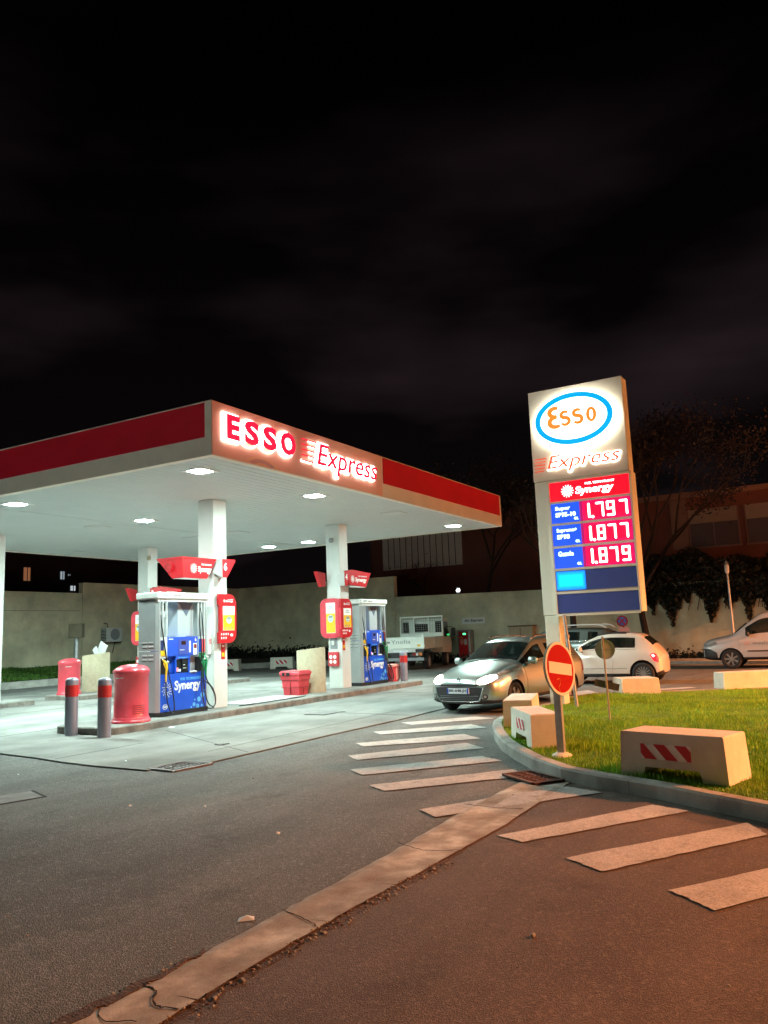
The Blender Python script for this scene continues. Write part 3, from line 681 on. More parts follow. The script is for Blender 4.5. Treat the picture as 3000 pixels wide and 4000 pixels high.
def box_board(xf, y0, y1, label, zb=1.5):
    # rounded red box on the -X side of a column
    t = thing('advert_board', label, 'advert board', (xf, (y0+y1)/2, 0), world=True)
    P = rrect(y0, y1, zb, zb+1.07, .2, 6)
    mb = MB(); mb.prism(P, xf-.12, xf-.005, 'x'); Pi = rrect(y0+.06, y1-.04, zb+.05, zb+1.02, .16, 6); mb.prism(Pi, xf-.135, xf-.121, 'x'); mb.obj('board', 'red_plastic', t)
    ym = (y0+y1)/2-.02
    mb = MB(); mb.box(xf-.14, xf-.136, ym-.15, ym+.15, zb+.13, zb+.95); po = mb.obj('poster', 'white', t)
    mb = MB(); mb.box(xf-.1435, xf-.1405, ym-.145, ym+.145, zb+.14, zb+.66); mb.obj('yellow_field', 'yellow', po)
    mb = MB(); mb.prism(ell(ym, zb+.52, .09, .10, 20), xf-.147, xf-.144, 'x', 0); mb.box(xf-.15, xf-.1475, ym-.06, ym+.06, zb+.54, zb+.6, 1); mb.box(xf-.15, xf-.1475, ym-.04, ym+.04, zb+.47, zb+.49, 1); mb.obj('car_picture', ['pale_blue', 'mid_grey'], po)
    mb = MB(); mb.box(xf-.1435, xf-.1405, ym-.06, ym+.06, zb+.85, zb+.865); mb.box(xf-.1435, xf-.1405, ym-.08, ym+.08, zb+.80, zb+.815); mb.obj('print', 'mid_grey', po)
    return t
box_board(18.25, 11.98, 12.66, 'rounded red box with yellow car poster on the far right column')
box_board(18.30, 19.42, 20.1, 'rounded red box with yellow poster behind the near pump, on the back column')
def fire_box(xf, y0, label):
    t = thing('fire_box', label, 'safety box', (xf, y0, 0), world=True)
    mb = MB(); mb.box(xf-.1, xf-.003, y0, y0+.31, .74, 1.12, bev=.012); mb.obj('case', 'red_matte', t)
    mb = MB()
    for a in (0, 1):
        for b in (0, 1): mb.prism(ell(y0+.09+.13*a, .86+.13*b, .05, .05, 12), xf-.104, xf-.1005, 'x')
    mb.obj('sticker', 'white', t)
fire_box(18.25, 12.14, 'red safety box low on the far right column')
fire_box(18.30, 19.6, 'red safety box low on the back column beside the near pump')
t = thing('card_slot', 'grey recessed key panel above the red safety box', 'panel', (18.25,12.3,1.3), world=True)
mb = MB(); mb.box(18.238, 18.248, 12.2, 12.42, 1.2, 1.52); mb.obj('recess', 'mid_grey', t)
mb = MB(); mb.box(18.2, 18.237, 12.27, 12.36, 1.3, 1.42, bev=.006); mb.obj('keypad', 'light_grey', t)
def stick(x, y, label):
    t = thing('sticker_strip', label, 'sticker', (x, y, 1.1), world=True)
    mb = MB(); mb.box(x, x+.12, y-.004, y-.001, 1.16, 1.49, 0); mb.box(x+.02, x+.10, y-.0065, y-.0045, 1.21, 1.30, 1); mb.box(x+.02, x+.10, y-.0065, y-.0045, 1.42, 1.46, 2); mb.obj('strip', ['red', 'yellow', 'white'], t)
stick(13.16, 11.8, 'red warning sticker strip below the board on the nearest column')
stick(18.28, 12.05, 'red warning sticker strip below the narrow board on the far right column')
t = thing('wall_box', 'white switch box with red stripes between near pump and column', 'switch box', (12.93,11.95,1.5), world=True)
mb = MB(); mb.box(12.82, 12.935, 11.86, 12.02, 1.28, 1.72, bev=.01); mb.obj('case', 'white_panel', t)
mb = MB()
for k in range(4): mb.box(12.84, 12.92, 11.855, 11.859, 1.5+.03*k, 1.512+.03*k)
mb.obj('stripes', 'red', t)
def cctv(x, y, z, label, m='mid_grey'):
    t = thing('security_camera', label, 'camera', (x, y, z), world=True)
    mb = MB(); mb.box(x-.04, x, y-.03, y+.03, z+.02, z+.1); mb.cyl((x-.02,y,z+.05), (x-.1,y-.02,z), .015); mb.obj('bracket', 'white_panel', t)
    mb = MB(); mb.lathe([(.02,-.07), (.06,-.05), (.07,0), (.06,.05), (.02,.07)], 14, (x-.13, y-.03, z-.02)); mb.obj('housing', m, t)
cctv(18.25, 12.25, 4.18, 'small grey dome camera high on the far right column')
cctv(18.45, 19.5, 4.28, 'beige dome camera high on the back column', 'sand')

# ------------------------------------------------------------------ fuel pumps (own space: x along the front, y into the body, z up)
M_['screen'] = mat('dark screen', (.01,.012,.014), .15)
M_['panel_lt'] = mat('inner panel light', (.40,.43,.44), .4)
M_['panel_dk'] = mat('inner panel blue grey', (.10,.12,.17), .4)
def make_pump(label):
    t = thing('fuel_pump', label, 'fuel pump', (11.25,11.70,.15), 0, 'silver and blue fuel pumps')
    W = 1.42; D = .56
    mb = MB(); mb.prism([(0,.03),(.10,-.02),(1.36,-.02),(W-.02,.03),(W-.02,D),(0,D)], 0, .085, 'z'); mb.obj('plinth', 'black', t)
    def side(x0, sgn):
        # chamfered upright: from outer x0 inwards
        xi = x0+sgn*.06
        mb = MB(); P = [(x0,.07), (x0+sgn*.045,.0), (xi+sgn*.01,.0), (xi+sgn*.01,D-.03), (x0,D-.03)]
        mb.prism(P, .086, 1.25, 'z'); mb.prism(P, 1.258, 2.27, 'z')
        o = mb.obj('side_panel', 'grey_panel', t)
        if sgn > 0:
            m2 = MB()
            for a in (0, 1):
                for zz in (1.08, 1.16, 1.33, 1.41): m2.box(x0-.006, x0-.0005, .13+.17*a, .25+.17*a, zz, zz+.028)
            m2.obj('louvre', 'light_grey', o)
            m2 = MB()
            for a in (0, 1):
                for zz in (1.066, 1.146, 1.316, 1.396): m2.box(x0-.004, x0-.0005, .125+.17*a, .255+.17*a, zz, zz+.012)
            m2.obj('louvre_slot', 'hole', o)
    side(0, 1); side(W-.02, -1)
    mb = MB(); mb.box(-.03, W+.01, -.035, D+.02, 2.275, 2.40, bev=.018); mb.box(.0, W-.02, .0, D-.02, 2.22, 2.274); cap = mb.obj('top_cap', 'white_panel', t)
    for dpt, pl, fl in ((-.0355, 'y', 0), (D+.0205, 'Y', 1)):
        f = (lambda x, w_: x) if not fl else (lambda x, w_: W-x)
        text_mesh('ESSO', f(.10,0), 2.315, .20, .05, pl, dpt, .003, 'mid_grey', cap, 'lettering', bold=.03)
        text_mesh('Express', f(.35,0), 2.305, .24, .06, pl, dpt, .003, 'rust', cap, 'lettering', shear=.25)
    # lower blue front, both sides
    for y0, y1, pl in ((-.002, .03, 'y'), (D-.05, D-.015, 'Y')):
        mb = MB(); mb.box(.066, 1.335, y0, y1, .088, .80); b = mb.obj('lower_panel', 'blue', t)
        dp = y0 if pl == 'y' else y1
        if pl == 'y':
            text_mesh('Synergy', .44, .42, .72, .24, pl, dp-.0005, .004, 'white', b, 'lettering', bold=.025)
            text_mesh('FUEL TECHNOLOGY', .60, .655, .58, .055, pl, dp-.0005, .004, 'cyan', b, 'lettering', bold=.02)
            m2 = MB(); burst(m2, .25, .50, .15, dp-.004, dp-.0005, 'y', n=11); m2.obj('logo', 'light_grey', b)
            m2 = MB()
            for cx, cz, r in ((.98,.16,.04),(1.08,.12,.045),(1.12,.25,.05),(1.22,.33,.055),(1.3,.2,.06),(1.2,.12,.03),(1.0,.25,.02),(.9,.11,.02),(1.29,.42,.03)):
                if cx+r < 1.33: m2.prism(ell(cx, cz, r, r, 18), dp-.0035, dp-.0005, 'y')
            m2.obj('print', 'cyan', b)
            m2 = MB(); ring(m2, .19, .18, .065, .05, .052, .038, dp-.004, dp-.0005, 'y', n=20); m2.box(.15, .23, dp-.0045, dp-.001, .167, .195); m2.obj('roundel', 'white', b)
    # inner core with window through the left third
    mb = MB(); mb.box(.30, 1.10, .12, D-.14, .80, .86); mb.obj('shelf', 'panel_lt', t); mb = MB(); mb.box(.66, 1.10, .13, D-.15, 1.53, 2.215); mb.obj('inner_panel', 'panel_lt', t)
    mb = MB(); mb.prism([(.67,2.21), (1.09,2.21), (.90,1.93)], .1265, .1295, 'y', 0); mb.obj('dark_triangle', 'panel_dk', t)  # darker blue grey triangle on the upper inner panel
    for xa in (.045, .135, .235, 1.125, 1.215, 1.30):
        MB().box(xa, xa+.026, .01, .045, 1.53 if xa > .06 else 1.1, 2.22).obj('hose_mast', 'mast', t); MB().box(xa, xa+.026, D-.06, D-.03, 1.53, 2.22).obj('hose_mast', 'mast', t)
    mb = MB(); mb.box(.275, 1.115, .015, D-.06, 1.14, 1.515, bev=.008); disp = mb.obj('display_head', 'blue', t)
    mb = MB(); mb.box(.56, .83, .009, .0145, 1.17, 1.47, 0); m3 = mb.obj('display_panel', 'blue_sign', disp)
    MB().box(.64, .76, .004, .0085, 1.36, 1.43).obj('screen', 'screen', m3)
    mb = MB(); mb.box(.86, .905, .009, .0145, 1.2, 1.43, 0); mb.box(.98, 1.08, .008, .0145, 1.15, 1.38, 0); mb.box(.30, .42, .01, .0145, 1.47, 1.485, 0); mb.box(.60, .72, .0035, .008, 1.25, 1.262, 0); mb.obj('label', 'white', disp)
    MB().box(.995, 1.065, .004, .0075, 1.28, 1.36).obj('picture', 'dark_red', disp)
    text_mesh('6' if 'near' in label else '4', 1.03, 1.42, .04, .07, 'y', .0145, .003, 'white', disp, 'number', bold=.03)
    # terminal recess
    mb = MB(); mb.box(.28, .50, .10, .14, .80, 1.139); mb.prism([(.30,.82),(.5,1.12),(.5,.82)], .09, .0995, 'y'); mb.box(.50, .90, .02, .14, 1.08, 1.138); mb.box(.49, .53, .03, .14, .80, 1.08); mb.box(.86, .90, .03, .14, .80, 1.08); mb.obj('terminal_surround', 'blue', t)
    MB().box(.90, 1.11, .10, .14, .80, 1.139).obj('inner_panel', 'mid_grey', t)
    mb = MB(); mb.box(.535, .68, .06, .10, .81, 1.075); mb.box(.69, .855, .04, .10, .81, 1.075); term = mb.obj('card_terminal', 'screen', t)
    mb = MB(); mb.box(.54, .60, .055, .0595, .83, .91, 0); mb.box(.61, .67, .055, .0595, .83, .88, 1); mb.box(.72, .77, .035, .0395, .95, .965, 2); mb.box(.72, .80, .035, .0395, .89, .9, 2); mb.obj('display_glow', [emis('terminal picture', (.9,.25,.2), .5), emis('terminal picture blue', (.5,.6,.9), .5), 'light_grey'], term)
    MB().box(.56, .82, .0135, .0195, 1.1, 1.112).obj('label', 'cyan', t)
    mb = MB(); mb.tube([(.86,.0,.805), (.96,-.01,.815), (1.05,.0,.805)], .02, 6, res=3); mb.obj('wipe_tray', 'light_grey', t)
    # nozzle bays
    def bay(xa, xb, cols):
        mb = MB(); mb.box(xa, xb, .02, .16, .80, 1.10); o = mb.obj('nozzle_bay', 'black', t)
        m2 = MB(); m2.box(xa+.01, xb-.005, .008, .05, 1.11, 1.52, 0); m2.obj('fuel_label', 'light_grey', t)
        for k, c in enumerate(cols):
            wv = (xb-xa-.02)/len(cols)
            m2 = MB(); m2.box(xa+.01+wv*k, xa+.006+wv*(k+1), .002, .0075, 1.19, 1.46); m2.obj('fuel_colour_strip', c, t)
        return o
    bay(.065, .26, ['navy', 'light_grey']); bay(1.12, 1.325, ['blue', 'red_plastic'])
    MB().box(.075, .20, -.004, .0015, 1.16, 1.26).obj('fuel_label', 'yellow', t)
    MB().box(1.13, 1.32, -.004, .0015, 1.10, 1.18).obj('fuel_label', 'green', t)
    def nozzle(x, y, z, m, tilt=0):
        mb = MB(); mb.tube([(x-.02,y+.10,z+.13), (x,y+.05,z+.10), (x+.02,y+.0,z+.04)], .012, 8, res=3, mi=1)   # spout in the bay
        mb.tube([(x+.01,y+.02,z+.07), (x+.03,y-.03,z+.02), (x+.035,y-.05,z-.06), (x+.02,y-.045,z-.20)], .027, 8, res=4, taper=.02)
        mb.tube([(x-.0,y-.0,z+.02), (x-.02,y-.05,z-.03), (x,y-.065,z-.1)], .008, 6, res=3)
        mb.cyl((x+.05,y-.05,z+.04), (x+.055,y-.075,z+.03), .022, mi=2)
        mb.obj('nozzle', [m, 'chrome', 'light_grey'], t)
        mb = MB(); mb.cyl((x+.02,y-.045,z-.2), (x+.02,y-.045,z-.34), .02, .017); mb.obj('hose_sleeve', m, t)
    nozzle(.14, -.01, 1.0, 'yellow'); nozzle(1.17, -.01, 1.02, 'green'); nozzle(1.24, -.02, 1.05, 'green')
    def hose(pts, r=.0125):
        mb = MB(); mb.tube(pts, r, 8, res=7); mb.obj('hose', 'hose', t)
    hose([(.10,.03,1.95), (.09,-.01,1.75), (.14,-.02,1.45), (.20,-.03,1.1), (.23,-.06,.8), (.30,-.10,.45), (.33,-.11,.15), (.29,-.12,.055), (.22,-.11,.10), (.16,-.08,.35), (.16,-.055,.66)])
    hose([(1.16,.03,2.1), (1.15,-.01,1.7), (1.17,-.03,1.3), (1.15,-.05,.9), (1.10,-.10,.5), (1.13,-.14,.15), (1.25,-.15,.06), (1.42,-.13,.07), (1.50,-.11,.22), (1.46,-.08,.42), (1.31,-.06,.6), (1.26,-.055,.75)])
    hose([(1.22,.03,2.1), (1.24,-.01,1.7), (1.22,-.04,1.3), (1.19,-.06,.9), (1.17,-.11,.5), (1.20,-.16,.2), (1.32,-.17,.09), (1.44,-.15,.12), (1.46,-.12,.3), (1.38,-.07,.5), (1.23,-.05,.62), (1.19,-.055,.72)])
    return t
pump = make_pump('tall silver and blue fuel pump beside the near red bin')
p4 = dup(pump, (19.08,11.93,.15), 0, 'tall silver and blue fuel pump at the far end of the front island')
p2 = dup(pump, (18.98,19.45,.15), 0, 'fuel pump on the back island, seen through the near pump')
for q, dig in ((p4, '4'), (p2, '2')):
    for ch in q.children_recursive:
        if ch.name.startswith('number'):
            par = ch.parent; bpy.data.objects.remove(ch)
            text_mesh(dig, 1.03, 1.42, .04, .07, 'y', .0145, .003, 'white', par, 'number', bold=.03); break

# ------------------------------------------------------------------ bins, bollards and things on the islands
def make_bin(label, loc):
    t = thing('waste_bin', label, 'bin', loc, 0, 'round red metal bins')
    mb = MB(); mb.lathe([(.35,0), (.355,.02), (.34,.045), (.325,.05), (.33,.075), (.315,.09), (.31,.10), (.31,.82), (.318,.83), (.318,.86), (.325,.87), (.325,.90)], 36); mb.obj('body', 'red_plastic', t)
    mb = MB(); mb.lathe([(.328,.901), (.332,.915), (.325,.94), (.28,.985), (.2,1.02), (.1,1.04), (.02,1.045)], 36); mb.obj('lid', 'red_plastic', t)
    mb = MB()
    for k in range(5):
        for a in range(9):
            t0, t1 = R(-128+5*a), R(-128+5*(a+1)); r = .3125; z = .16+.035*k
            mb.add([(r*math.cos(t0), r*math.sin(t0), z), (r*math.cos(t1), r*math.sin(t1), z), (r*math.cos(t1), r*math.sin(t1), z+.009), (r*math.cos(t0), r*math.sin(t0), z+.009)], [(0,1,2,3)])
    mb.obj('louvre', 'dark_red', t)
    mb = MB(); 
    for a0 in (170, ):
        for a in range(4):
            t0, t1 = R(a0+8*a), R(a0+8*(a+1)); r = .319
            mb.add([(r*math.cos(t0), r*math.sin(t0), .80), (r*math.cos(t1), r*math.sin(t1), .80), (r*math.cos(t1), r*math.sin(t1), .815), (r*math.cos(t0), r*math.sin(t0), .815)], [(0,1,2,3)])
    mb.obj('rim_label', 'light_grey', t)
    return t
b1 = make_bin('big round red bin beside the near fuel pump', (10.58,11.68,.15))
dup(b1, (15.95,20.22,.15), R(40), 'farther red bin, in front of the tilted sandstone cylinder')
def bollard(x, y, label, src=None):
    if src: return dup(src, (x, y, .018), 0, label)
    t = thing('bollard', label, 'bollard', (x, y, .018), 0, 'grey steel bollards with red bands')
    mb = MB(); mb.lathe([(.112,0), (.112,.93), (.105,.965), (.075,.99), (.02,1.0)], 28); mb.obj('post', 'bollard', t)
    mb = MB(); r = .1145; n = 28
    mb.add([(r*math.cos(2*PI*i/n), r*math.sin(2*PI*i/n), z) for z in (.67,.87) for i in range(n)], [(i, (i+1)%n, n+(i+1)%n, n+i) for i in range(n)], 0, True)
    mb.obj('band', M_['bandred'], t)
    mb = MB(); mb.lathe([(.15,.001), (.14,.006)], 20); mb.obj('base_ring', 'stain', t)
    return t
M_['bandred'] = mat('reflective red band', (.55,.01,.012), .35, spec=.8)
k1 = bollard(9.62, 12.12, 'leftmost banded bollard, free of the island')
bollard(9.56, 11.20, 'banded bollard in front of the big red bin', k1)
bollard(21.05, 11.72, 'banded bollard beyond the far pump, next to the car', k1)
def cylbin(x, y, r, h, label, tilt, closed):
    t = thing('concrete_cylinder', label, 'concrete bin', (x, y, .15), 0, 'sandstone concrete cylinders')
    n = 40; mb = MB(); vs = []
    for rr, flag in ((r, 0), (r, 1), (r-.05, 2), (r-.05, 3)):
        for i in range(n):
            a = 2*PI*i/n; px, py = rr*math.cos(a), rr*math.sin(a)
            z = 0 if flag == 0 else h+tilt*px*math.cos(R(-60))+tilt*py*math.sin(R(-60))
            if flag == 3: z = h-.22
            vs.append((px, py, z))
    fs = [(j*n+i, j*n+(i+1)%n, (j+1)*n+(i+1)%n, (j+1)*n+i) for j in range(3) for i in range(n)]
    mb.add(vs, fs, 0, True); mb.add(vs, [tuple(3*n+i for i in range(n))], 0); mb.obj('shell', 'sand', t)
    mb = MB()
    if closed:
        mb.lathe([(r-.07,0), (r-.08,.05), (.12,.09), (.02,.10)], 18, (0,0,h-.16), smooth=False); mb.obj('liner_bag', 'light_grey', t)
    else:
        mb.box(-.02, 0, -.02, .32, 0, .42, T=Matrix.Translation((.05,-.25,h-.12)) @ Matrix.Rotation(R(28), 4, 'X')); mb.box(-.02, 0, -.1, .1, 0, .3, T=Matrix.Translation((.0,-.1,h-.05)) @ Matrix.Rotation(R(-35), 4, 'X')); mb.obj('liner_board', 'light_grey', t)
    return t
cylbin(17.08, 12.25, .37, 1.10, 'sandstone cylinder right behind the red gridded crate', .09, True)
cylbin(17.15, 20.5, .41, 1.12, 'sandstone cylinder with boards sticking out, behind the smaller red bin', .10, False)
# gridded crate
t = thing('grit_crate', 'faded red gridded plastic crate with lid on the front island', 'crate', (16.3,12.18,.15))
mb = MB()
lv = [(0,.185,.225), (.19,.20,.24), (.19,.21,.25), (.37,.22,.26), (.37,.235,.275), (.49,.245,.285)]
for (z0, a0, b0), (z1, a1, b1_) in zip(lv, lv[1:]):
    vs = [(sx_*a, sy_*b, z) for z, a, b in ((z0,a0,b0),(z1,a1,b1_)) for sx_, sy_ in ((-1,-1),(1,-1),(1,1),(-1,1))]
    mb.add(vs, [(0,1,5,4),(1,2,6,5),(2,3,7,6),(3,0,4,7)])
mb.add([(-.185,-.225,0),(.185,-.225,0),(.185,.225,0),(-.185,.225,0)], [(0,1,2,3)])
mb.obj('tub', 'red_matte', t)
mb = MB()
for k in (-1, 0, 1):
    if k == 0:
        mb.box(-.004, .004, -.243, -.232, .02, .36); mb.box(-.228, -.20, -.004, .004, .02, .36)
for z in (.19, .37): mb.box(-.232, .232, -.272, -.262, z-.006, z+.003); mb.box(-.24, -.228, -.27, .27, z-.006, z+.003)
mb.obj('moulded_line', 'dark_red', t)
mb = MB(); mb.box(-.27, .27, -.31, .31, .49, .57, bev=.02); mb.box(-.24, .24, -.28, .28, .571, .595, bev=.01); mb.obj('lid', 'red_plastic', t)
mb = MB(); mb.box(-.29, -.271, -.02, .07, .47, .56); mb.box(-.29, -.271, .13, .2, .47, .56); mb.obj('latch', 'black', t)
# small red and pink box at end of far pump
t = thing('sand_box', 'small red and pink box at the foot of the far pump', 'box', (20.85,12.05,.15))
mb = MB(); mb.prism([(-.17,0),(.17,0),(.2,.42),(-.2,.42)], -.16, .16, 'y'); mb.obj('tub', 'red_matte', t)
M_['pink'] = mat('faded pink plastic', (.75,.30,.26), .5)
mb = MB(); mb.box(-.23, .23, -.19, .19, .425, .50, bev=.015); mb.box(.0, .21, -.172, -.161, .05, .4, ); mb.obj('lid', 'pink', t)
# paper scraps
def paper(x, y, s, rz, label, z=.003):
    mb = MB(); mb.add([(-s,-s*.55,.0), (s,-s*.5,.004), (s*.95,s*.55,.008), (0,s*.5,.018), (-s*.9,s*.6,.004)], [(0,1,3),(1,2,3),(0,3,4)])
    o = mb.obj('paper_scrap', 'litter'); o.location = (x, y, z); o.rotation_euler = (0,0,rz); tag(o, label, 'litter', 'paper scraps on the ground')
paper(3.75, 3.19, .048, R(-55), 'white paper slip beside the gutter strip')
paper(5.42, 4.26, .025, R(20), 'small pale scrap on the open asphalt below the crosswalk')
paper(10.95, 11.02, .07, R(15), 'white slip on the slab in front of the big red bin', .022)
paper(7.75, 8.65, .025, R(50), 'tiny white crumb on the slab near its left corner', .022)
paper(5.75, 6.35, .02, R(10), 'tiny pale crumb on the asphalt left of centre')
paper(6.6, 9.3, .022, R(80), 'pale crumb on the asphalt at far left')
paper(6.0, 5.6, .018, R(30), 'tiny pale crumb between the drain and the gutter')
mb = MB(); mb.lathe([(.008,0),(.02,.008),(.017,.018),(.004,.022)], 7, (0,0,0), sy=.6, smooth=False); o = mb.obj('stone', 'kerb'); o.location = (4.17,1.62,.002); tag(o, 'small brown stone on the asphalt right of the gutter', 'stone')
# ================================================================== PRICE PYLON  (face plane x = 14.95, reads along -Y)
PX = 14.95
py = thing('price_pylon', 'tall white price pylon with lit oval logo and red price digits', 'pylon sign', (15.1,4.3,.1), world=True)
M_['pylon_white'] = mat('pylon cream paint', (.86,.82,.71), .45, var=.05, scale=2)
mb = MB(); mb.box(PX+.02, PX+.33, 4.89, 5.17, .1, 1.79, bev=.008); mb.obj('leg', 'pylon_white', py)
mb = MB(); mb.box(PX, PX+.36, 3.33, 5.20, 4.42, 6.26, bev=.012); hd = mb.obj('head_box', 'pylon_white', py)
mb = MB(); mb.box(PX+.02, PX+.34, 3.30, 5.19, 1.80, 4.409, bev=.008); bd = mb.obj('price_box', 'pylon_white', py)
mb = MB(); fz = [4.38,3.96,3.53,3.09,2.655,2.21,1.79]
mb.box(PX-.03, PX+.019, 4.885, 4.92, 1.79, 4.38); mb.box(PX-.03, PX+.019, 3.31, 3.345, 1.79, 4.38)
for z in fz: mb.box(PX-.028, PX+.018, 3.346, 4.884, z-.022, z+.022)
mb.obj('frame', 'pylon_white', py)
# oval logo
M_['oval_white'] = emis('lit white oval', (1,.97,.86), 1.6)
M_['oval_edge'] = emis('lit oval edge', (1,.93,.76), 8)
M_['oval_blue'] = emis('lit blue ring', (.0,.27,.62), .9, base=(0,.3,.9))
M_['logo_orange'] = emis('lit orange letters', (.95,.20,.025), .85, base=(.8,.15,.02))
cy_, cz_ = 4.28, 5.56
mb = MB(); mb.prism(ell(cy_-.02, cz_-.03, .80, .535, 64), PX-.092, PX-.002, 'x', 0); ob = mb.obj('oval_box', 'oval_edge', py)
mb = MB(); mb.prism(ell(cy_-.02, cz_-.03, .803, .538, 64), PX-.102, PX-.0925, 'x', 0); mb.obj('oval_rim', 'oval_white', ob)
mb = MB(); ring(mb, cy_, cz_, .765, .51, .662, .413, PX-.125, PX-.104, 'x', n=64); mb.obj('oval_ring', 'oval_blue', ob)
mb = MB(); mb.prism(ell(cy_, cz_, .658, .409, 64), PX-.108, PX-.1035, 'x'); mb.obj('oval_face', 'oval_white', ob)
mb = MB(); X0, X1 = PX-.116, PX-.109
def arc(cx, cz, a, b, t0, t1, n=14): return [Vector((cx-a*math.cos(R(t0+(t1-t0)*k/n)), cz+b*math.sin(R(t0+(t1-t0)*k/n)))) for k in range(n+1)]
wE = [.060+.035*math.sin(PI*k/14) for k in range(15)]
mb.ribbon(arc(4.63, 5.73, .115, .085, 60, 285), wE, X0, X1, 'x', round_=False)
mb.ribbon(arc(4.63, 5.535, .125, .095, 75, 310), wE, X0, X1, 'x', round_=False)
mb.obj('logo_letter', 'logo_orange', ob)
for cx in (4.44, 4.19):
    mb = MB(); P = arc(cx, 5.655, .075, .06, 40, 230, 10)+arc(cx, 5.525, .08, .07, 60, -150, 10)
    P = [Vector(p) for p in P]; mb.ribbon(P, [.048+.026*math.sin(PI*k/(len(P)-1)) for k in range(len(P))], X0, X1, 'x', round_=False); mb.obj('logo_letter', 'logo_orange', ob)
mb = MB()
for k in range(32):
    a0, a1 = 2*PI*k/32, 2*PI*(k+1)/32
    f = lambda a, ra, rb: (3.925+ra*math.cos(a), 5.58+rb*math.sin(a))
    wd0, wd1 = .052+.014*abs(math.cos(a0)), .052+.014*abs(math.cos(a1))
    mb.prism([f(a0,.1,.145), f(a1,.1,.145), f(a1,.1-wd1,.145-wd1), f(a0,.1-wd0,.145-wd0)], X0, X1, 'x')
mb.obj('logo_letter', 'logo_orange', ob)
M_['exp_face'] = emis('lit orange red letter face', (.82,.10,.03), .55, base=(.6,.06,.02))
lit('Express', 4.88, 4.55, 1.42, .34, 'x', PX, py, .018, face='exp_face', bold=.0, shear=.3, gap=.05, tray=.025, back='halo2', boldb=.04)
for k in range(5):
    z = 4.86-.062*k; mb = MB(); mb.box(PX-.055, PX-.045, 5.14, 4.90+.012*k, z-.008, z+.008); mb.obj('speed_line', 'exp_face', py)
# Synergy panel
M_['lit_red'] = emis('backlit red panel', (1,.0,.015), .82, base=(.8,.01,.01))
M_['lit_white'] = emis('backlit white print', (1,.95,.92), 2.2)
mb = MB(); mb.box(PX-.012, PX+.018, 3.35, 4.88, 3.985, 4.355); p = mb.obj('synergy_panel', 'lit_red', py)
synergy(p, 4.655, 4.045, 1.04, .25, 'x', PX-.0125, mcol='lit_white', mtop='lit_white')
M_['lit_blue'] = emis('backlit blue panel', (.012,.075,.72), .75, base=(.01,.06,.5))
M_['lit_pale'] = emis('backlit pale print', (.62,.88,1), 1.5)
M_['led_bloom'] = edge_glow('display glass with painted red bloom', (.45,.0,.15), (1,.0,.035), .5, .85, .22)  # bloom around the digits, put into the glass as red emission
M_['led_bloom_edge'] = emis('display glass with painted purple bloom', (.50,.0,.13), .5, base=(.25,.02,.15))  # purple fringe of the same painted bloom
M_['led'] = emis('red led segment', (1,.66,.58), 3.2)
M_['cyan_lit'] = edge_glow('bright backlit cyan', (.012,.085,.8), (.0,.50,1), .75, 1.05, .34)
SEG = {'1':'bc', '7':'abc', '8':'abcdefg', '9':'abcdfg'}
def digit(mb, ch, y, z, w_, h_, wd, x0, x1):
    a = .012; T_, Mi, B_ = z+h_, z+h_/2, z
    S_ = {'a':((y,T_),(y-w_,T_)), 'b':((y-w_,T_),(y-w_,Mi)), 'c':((y-w_,Mi),(y-w_,B_)), 'd':((y,B_),(y-w_,B_)), 'e':((y,Mi),(y,B_)), 'f':((y,T_),(y,Mi)), 'g':((y,Mi),(y-w_,Mi))}
    for s in SEG[ch]:
        p, q = S_[s]; mb.ribbon([Vector(p), Vector(q)], wd, x0, x1, 'x')
for (zt, zb, l1, l2, num) in ((3.94,3.55,'Super','SP95-10','1797'), (3.51,3.11,'Supreme+','SP98','1877'), (3.065,2.68,'Gazole',None,'1879')):
    mb = MB(); mb.box(PX-.010, PX+.018, 4.325, 4.88, zb, zt); lp = mb.obj('grade_panel', 'lit_blue', py)
    text_mesh(l1, 4.80, zt-.155, .30 if l1 != 'Supreme+' else .40, .095, 'x', PX-.0105, .004, 'lit_pale', lp, 'lettering', bold=.03)
    if l2: text_mesh(l2, 4.80, zt-.27, .40 if 'SP95' in l2 else .25, .09, 'x', PX-.0105, .004, 'lit_pale', lp, 'lettering', bold=.04)
    text_mesh('€/L', 4.44, zb+.045, .09, .055, 'x', PX-.0105, .004, 'lit_pale', lp, 'lettering', bold=.03)
    mb = MB(); mb.box(PX-.008, PX+.018, 3.355, 4.32, zb, zt); dp = mb.obj('price_display', 'led_bloom_edge', py)
    mb = MB(); mb.prism(rrect(3.36, 4.27, zb+.004, zt-.004, .02), PX-.011, PX-.0085, 'x'); gl = mb.obj('display_glow', 'led_bloom', dp)  # carries the painted bloom behind the digits
    mb = MB(); zz = zb+.07; h_ = .245; x0, x1 = PX-.022, PX-.0115
    digit(mb, num[0], 4.27, zz, .13, h_, .042, x0, x1)
    mb.prism(ell(4.075, zz-.005, .027, .027, 12), x0, x1, 'x')
    for k, yy in enumerate((3.995, 3.79, 3.565) if num != '1797' else (3.99, 3.785, 3.545)): digit(mb, num[k+1], yy, zz, .115, h_, .038, x0, x1)
    mb.obj('price_digits', 'led', dp)
mb = MB(); mb.box(PX-.010, PX+.018, 3.355, 4.88, 2.25, 2.625); bp_ = mb.obj('blank_panel', 'blue_sign', py)
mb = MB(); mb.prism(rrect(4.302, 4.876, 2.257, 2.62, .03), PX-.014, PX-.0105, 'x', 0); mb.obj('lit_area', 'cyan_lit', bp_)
mb = MB(); pass
mb = MB(); mb.box(PX-.010, PX+.018, 3.355, 4.88, 1.825, 2.18); mb.obj('blank_panel', 'blue_sign', py)

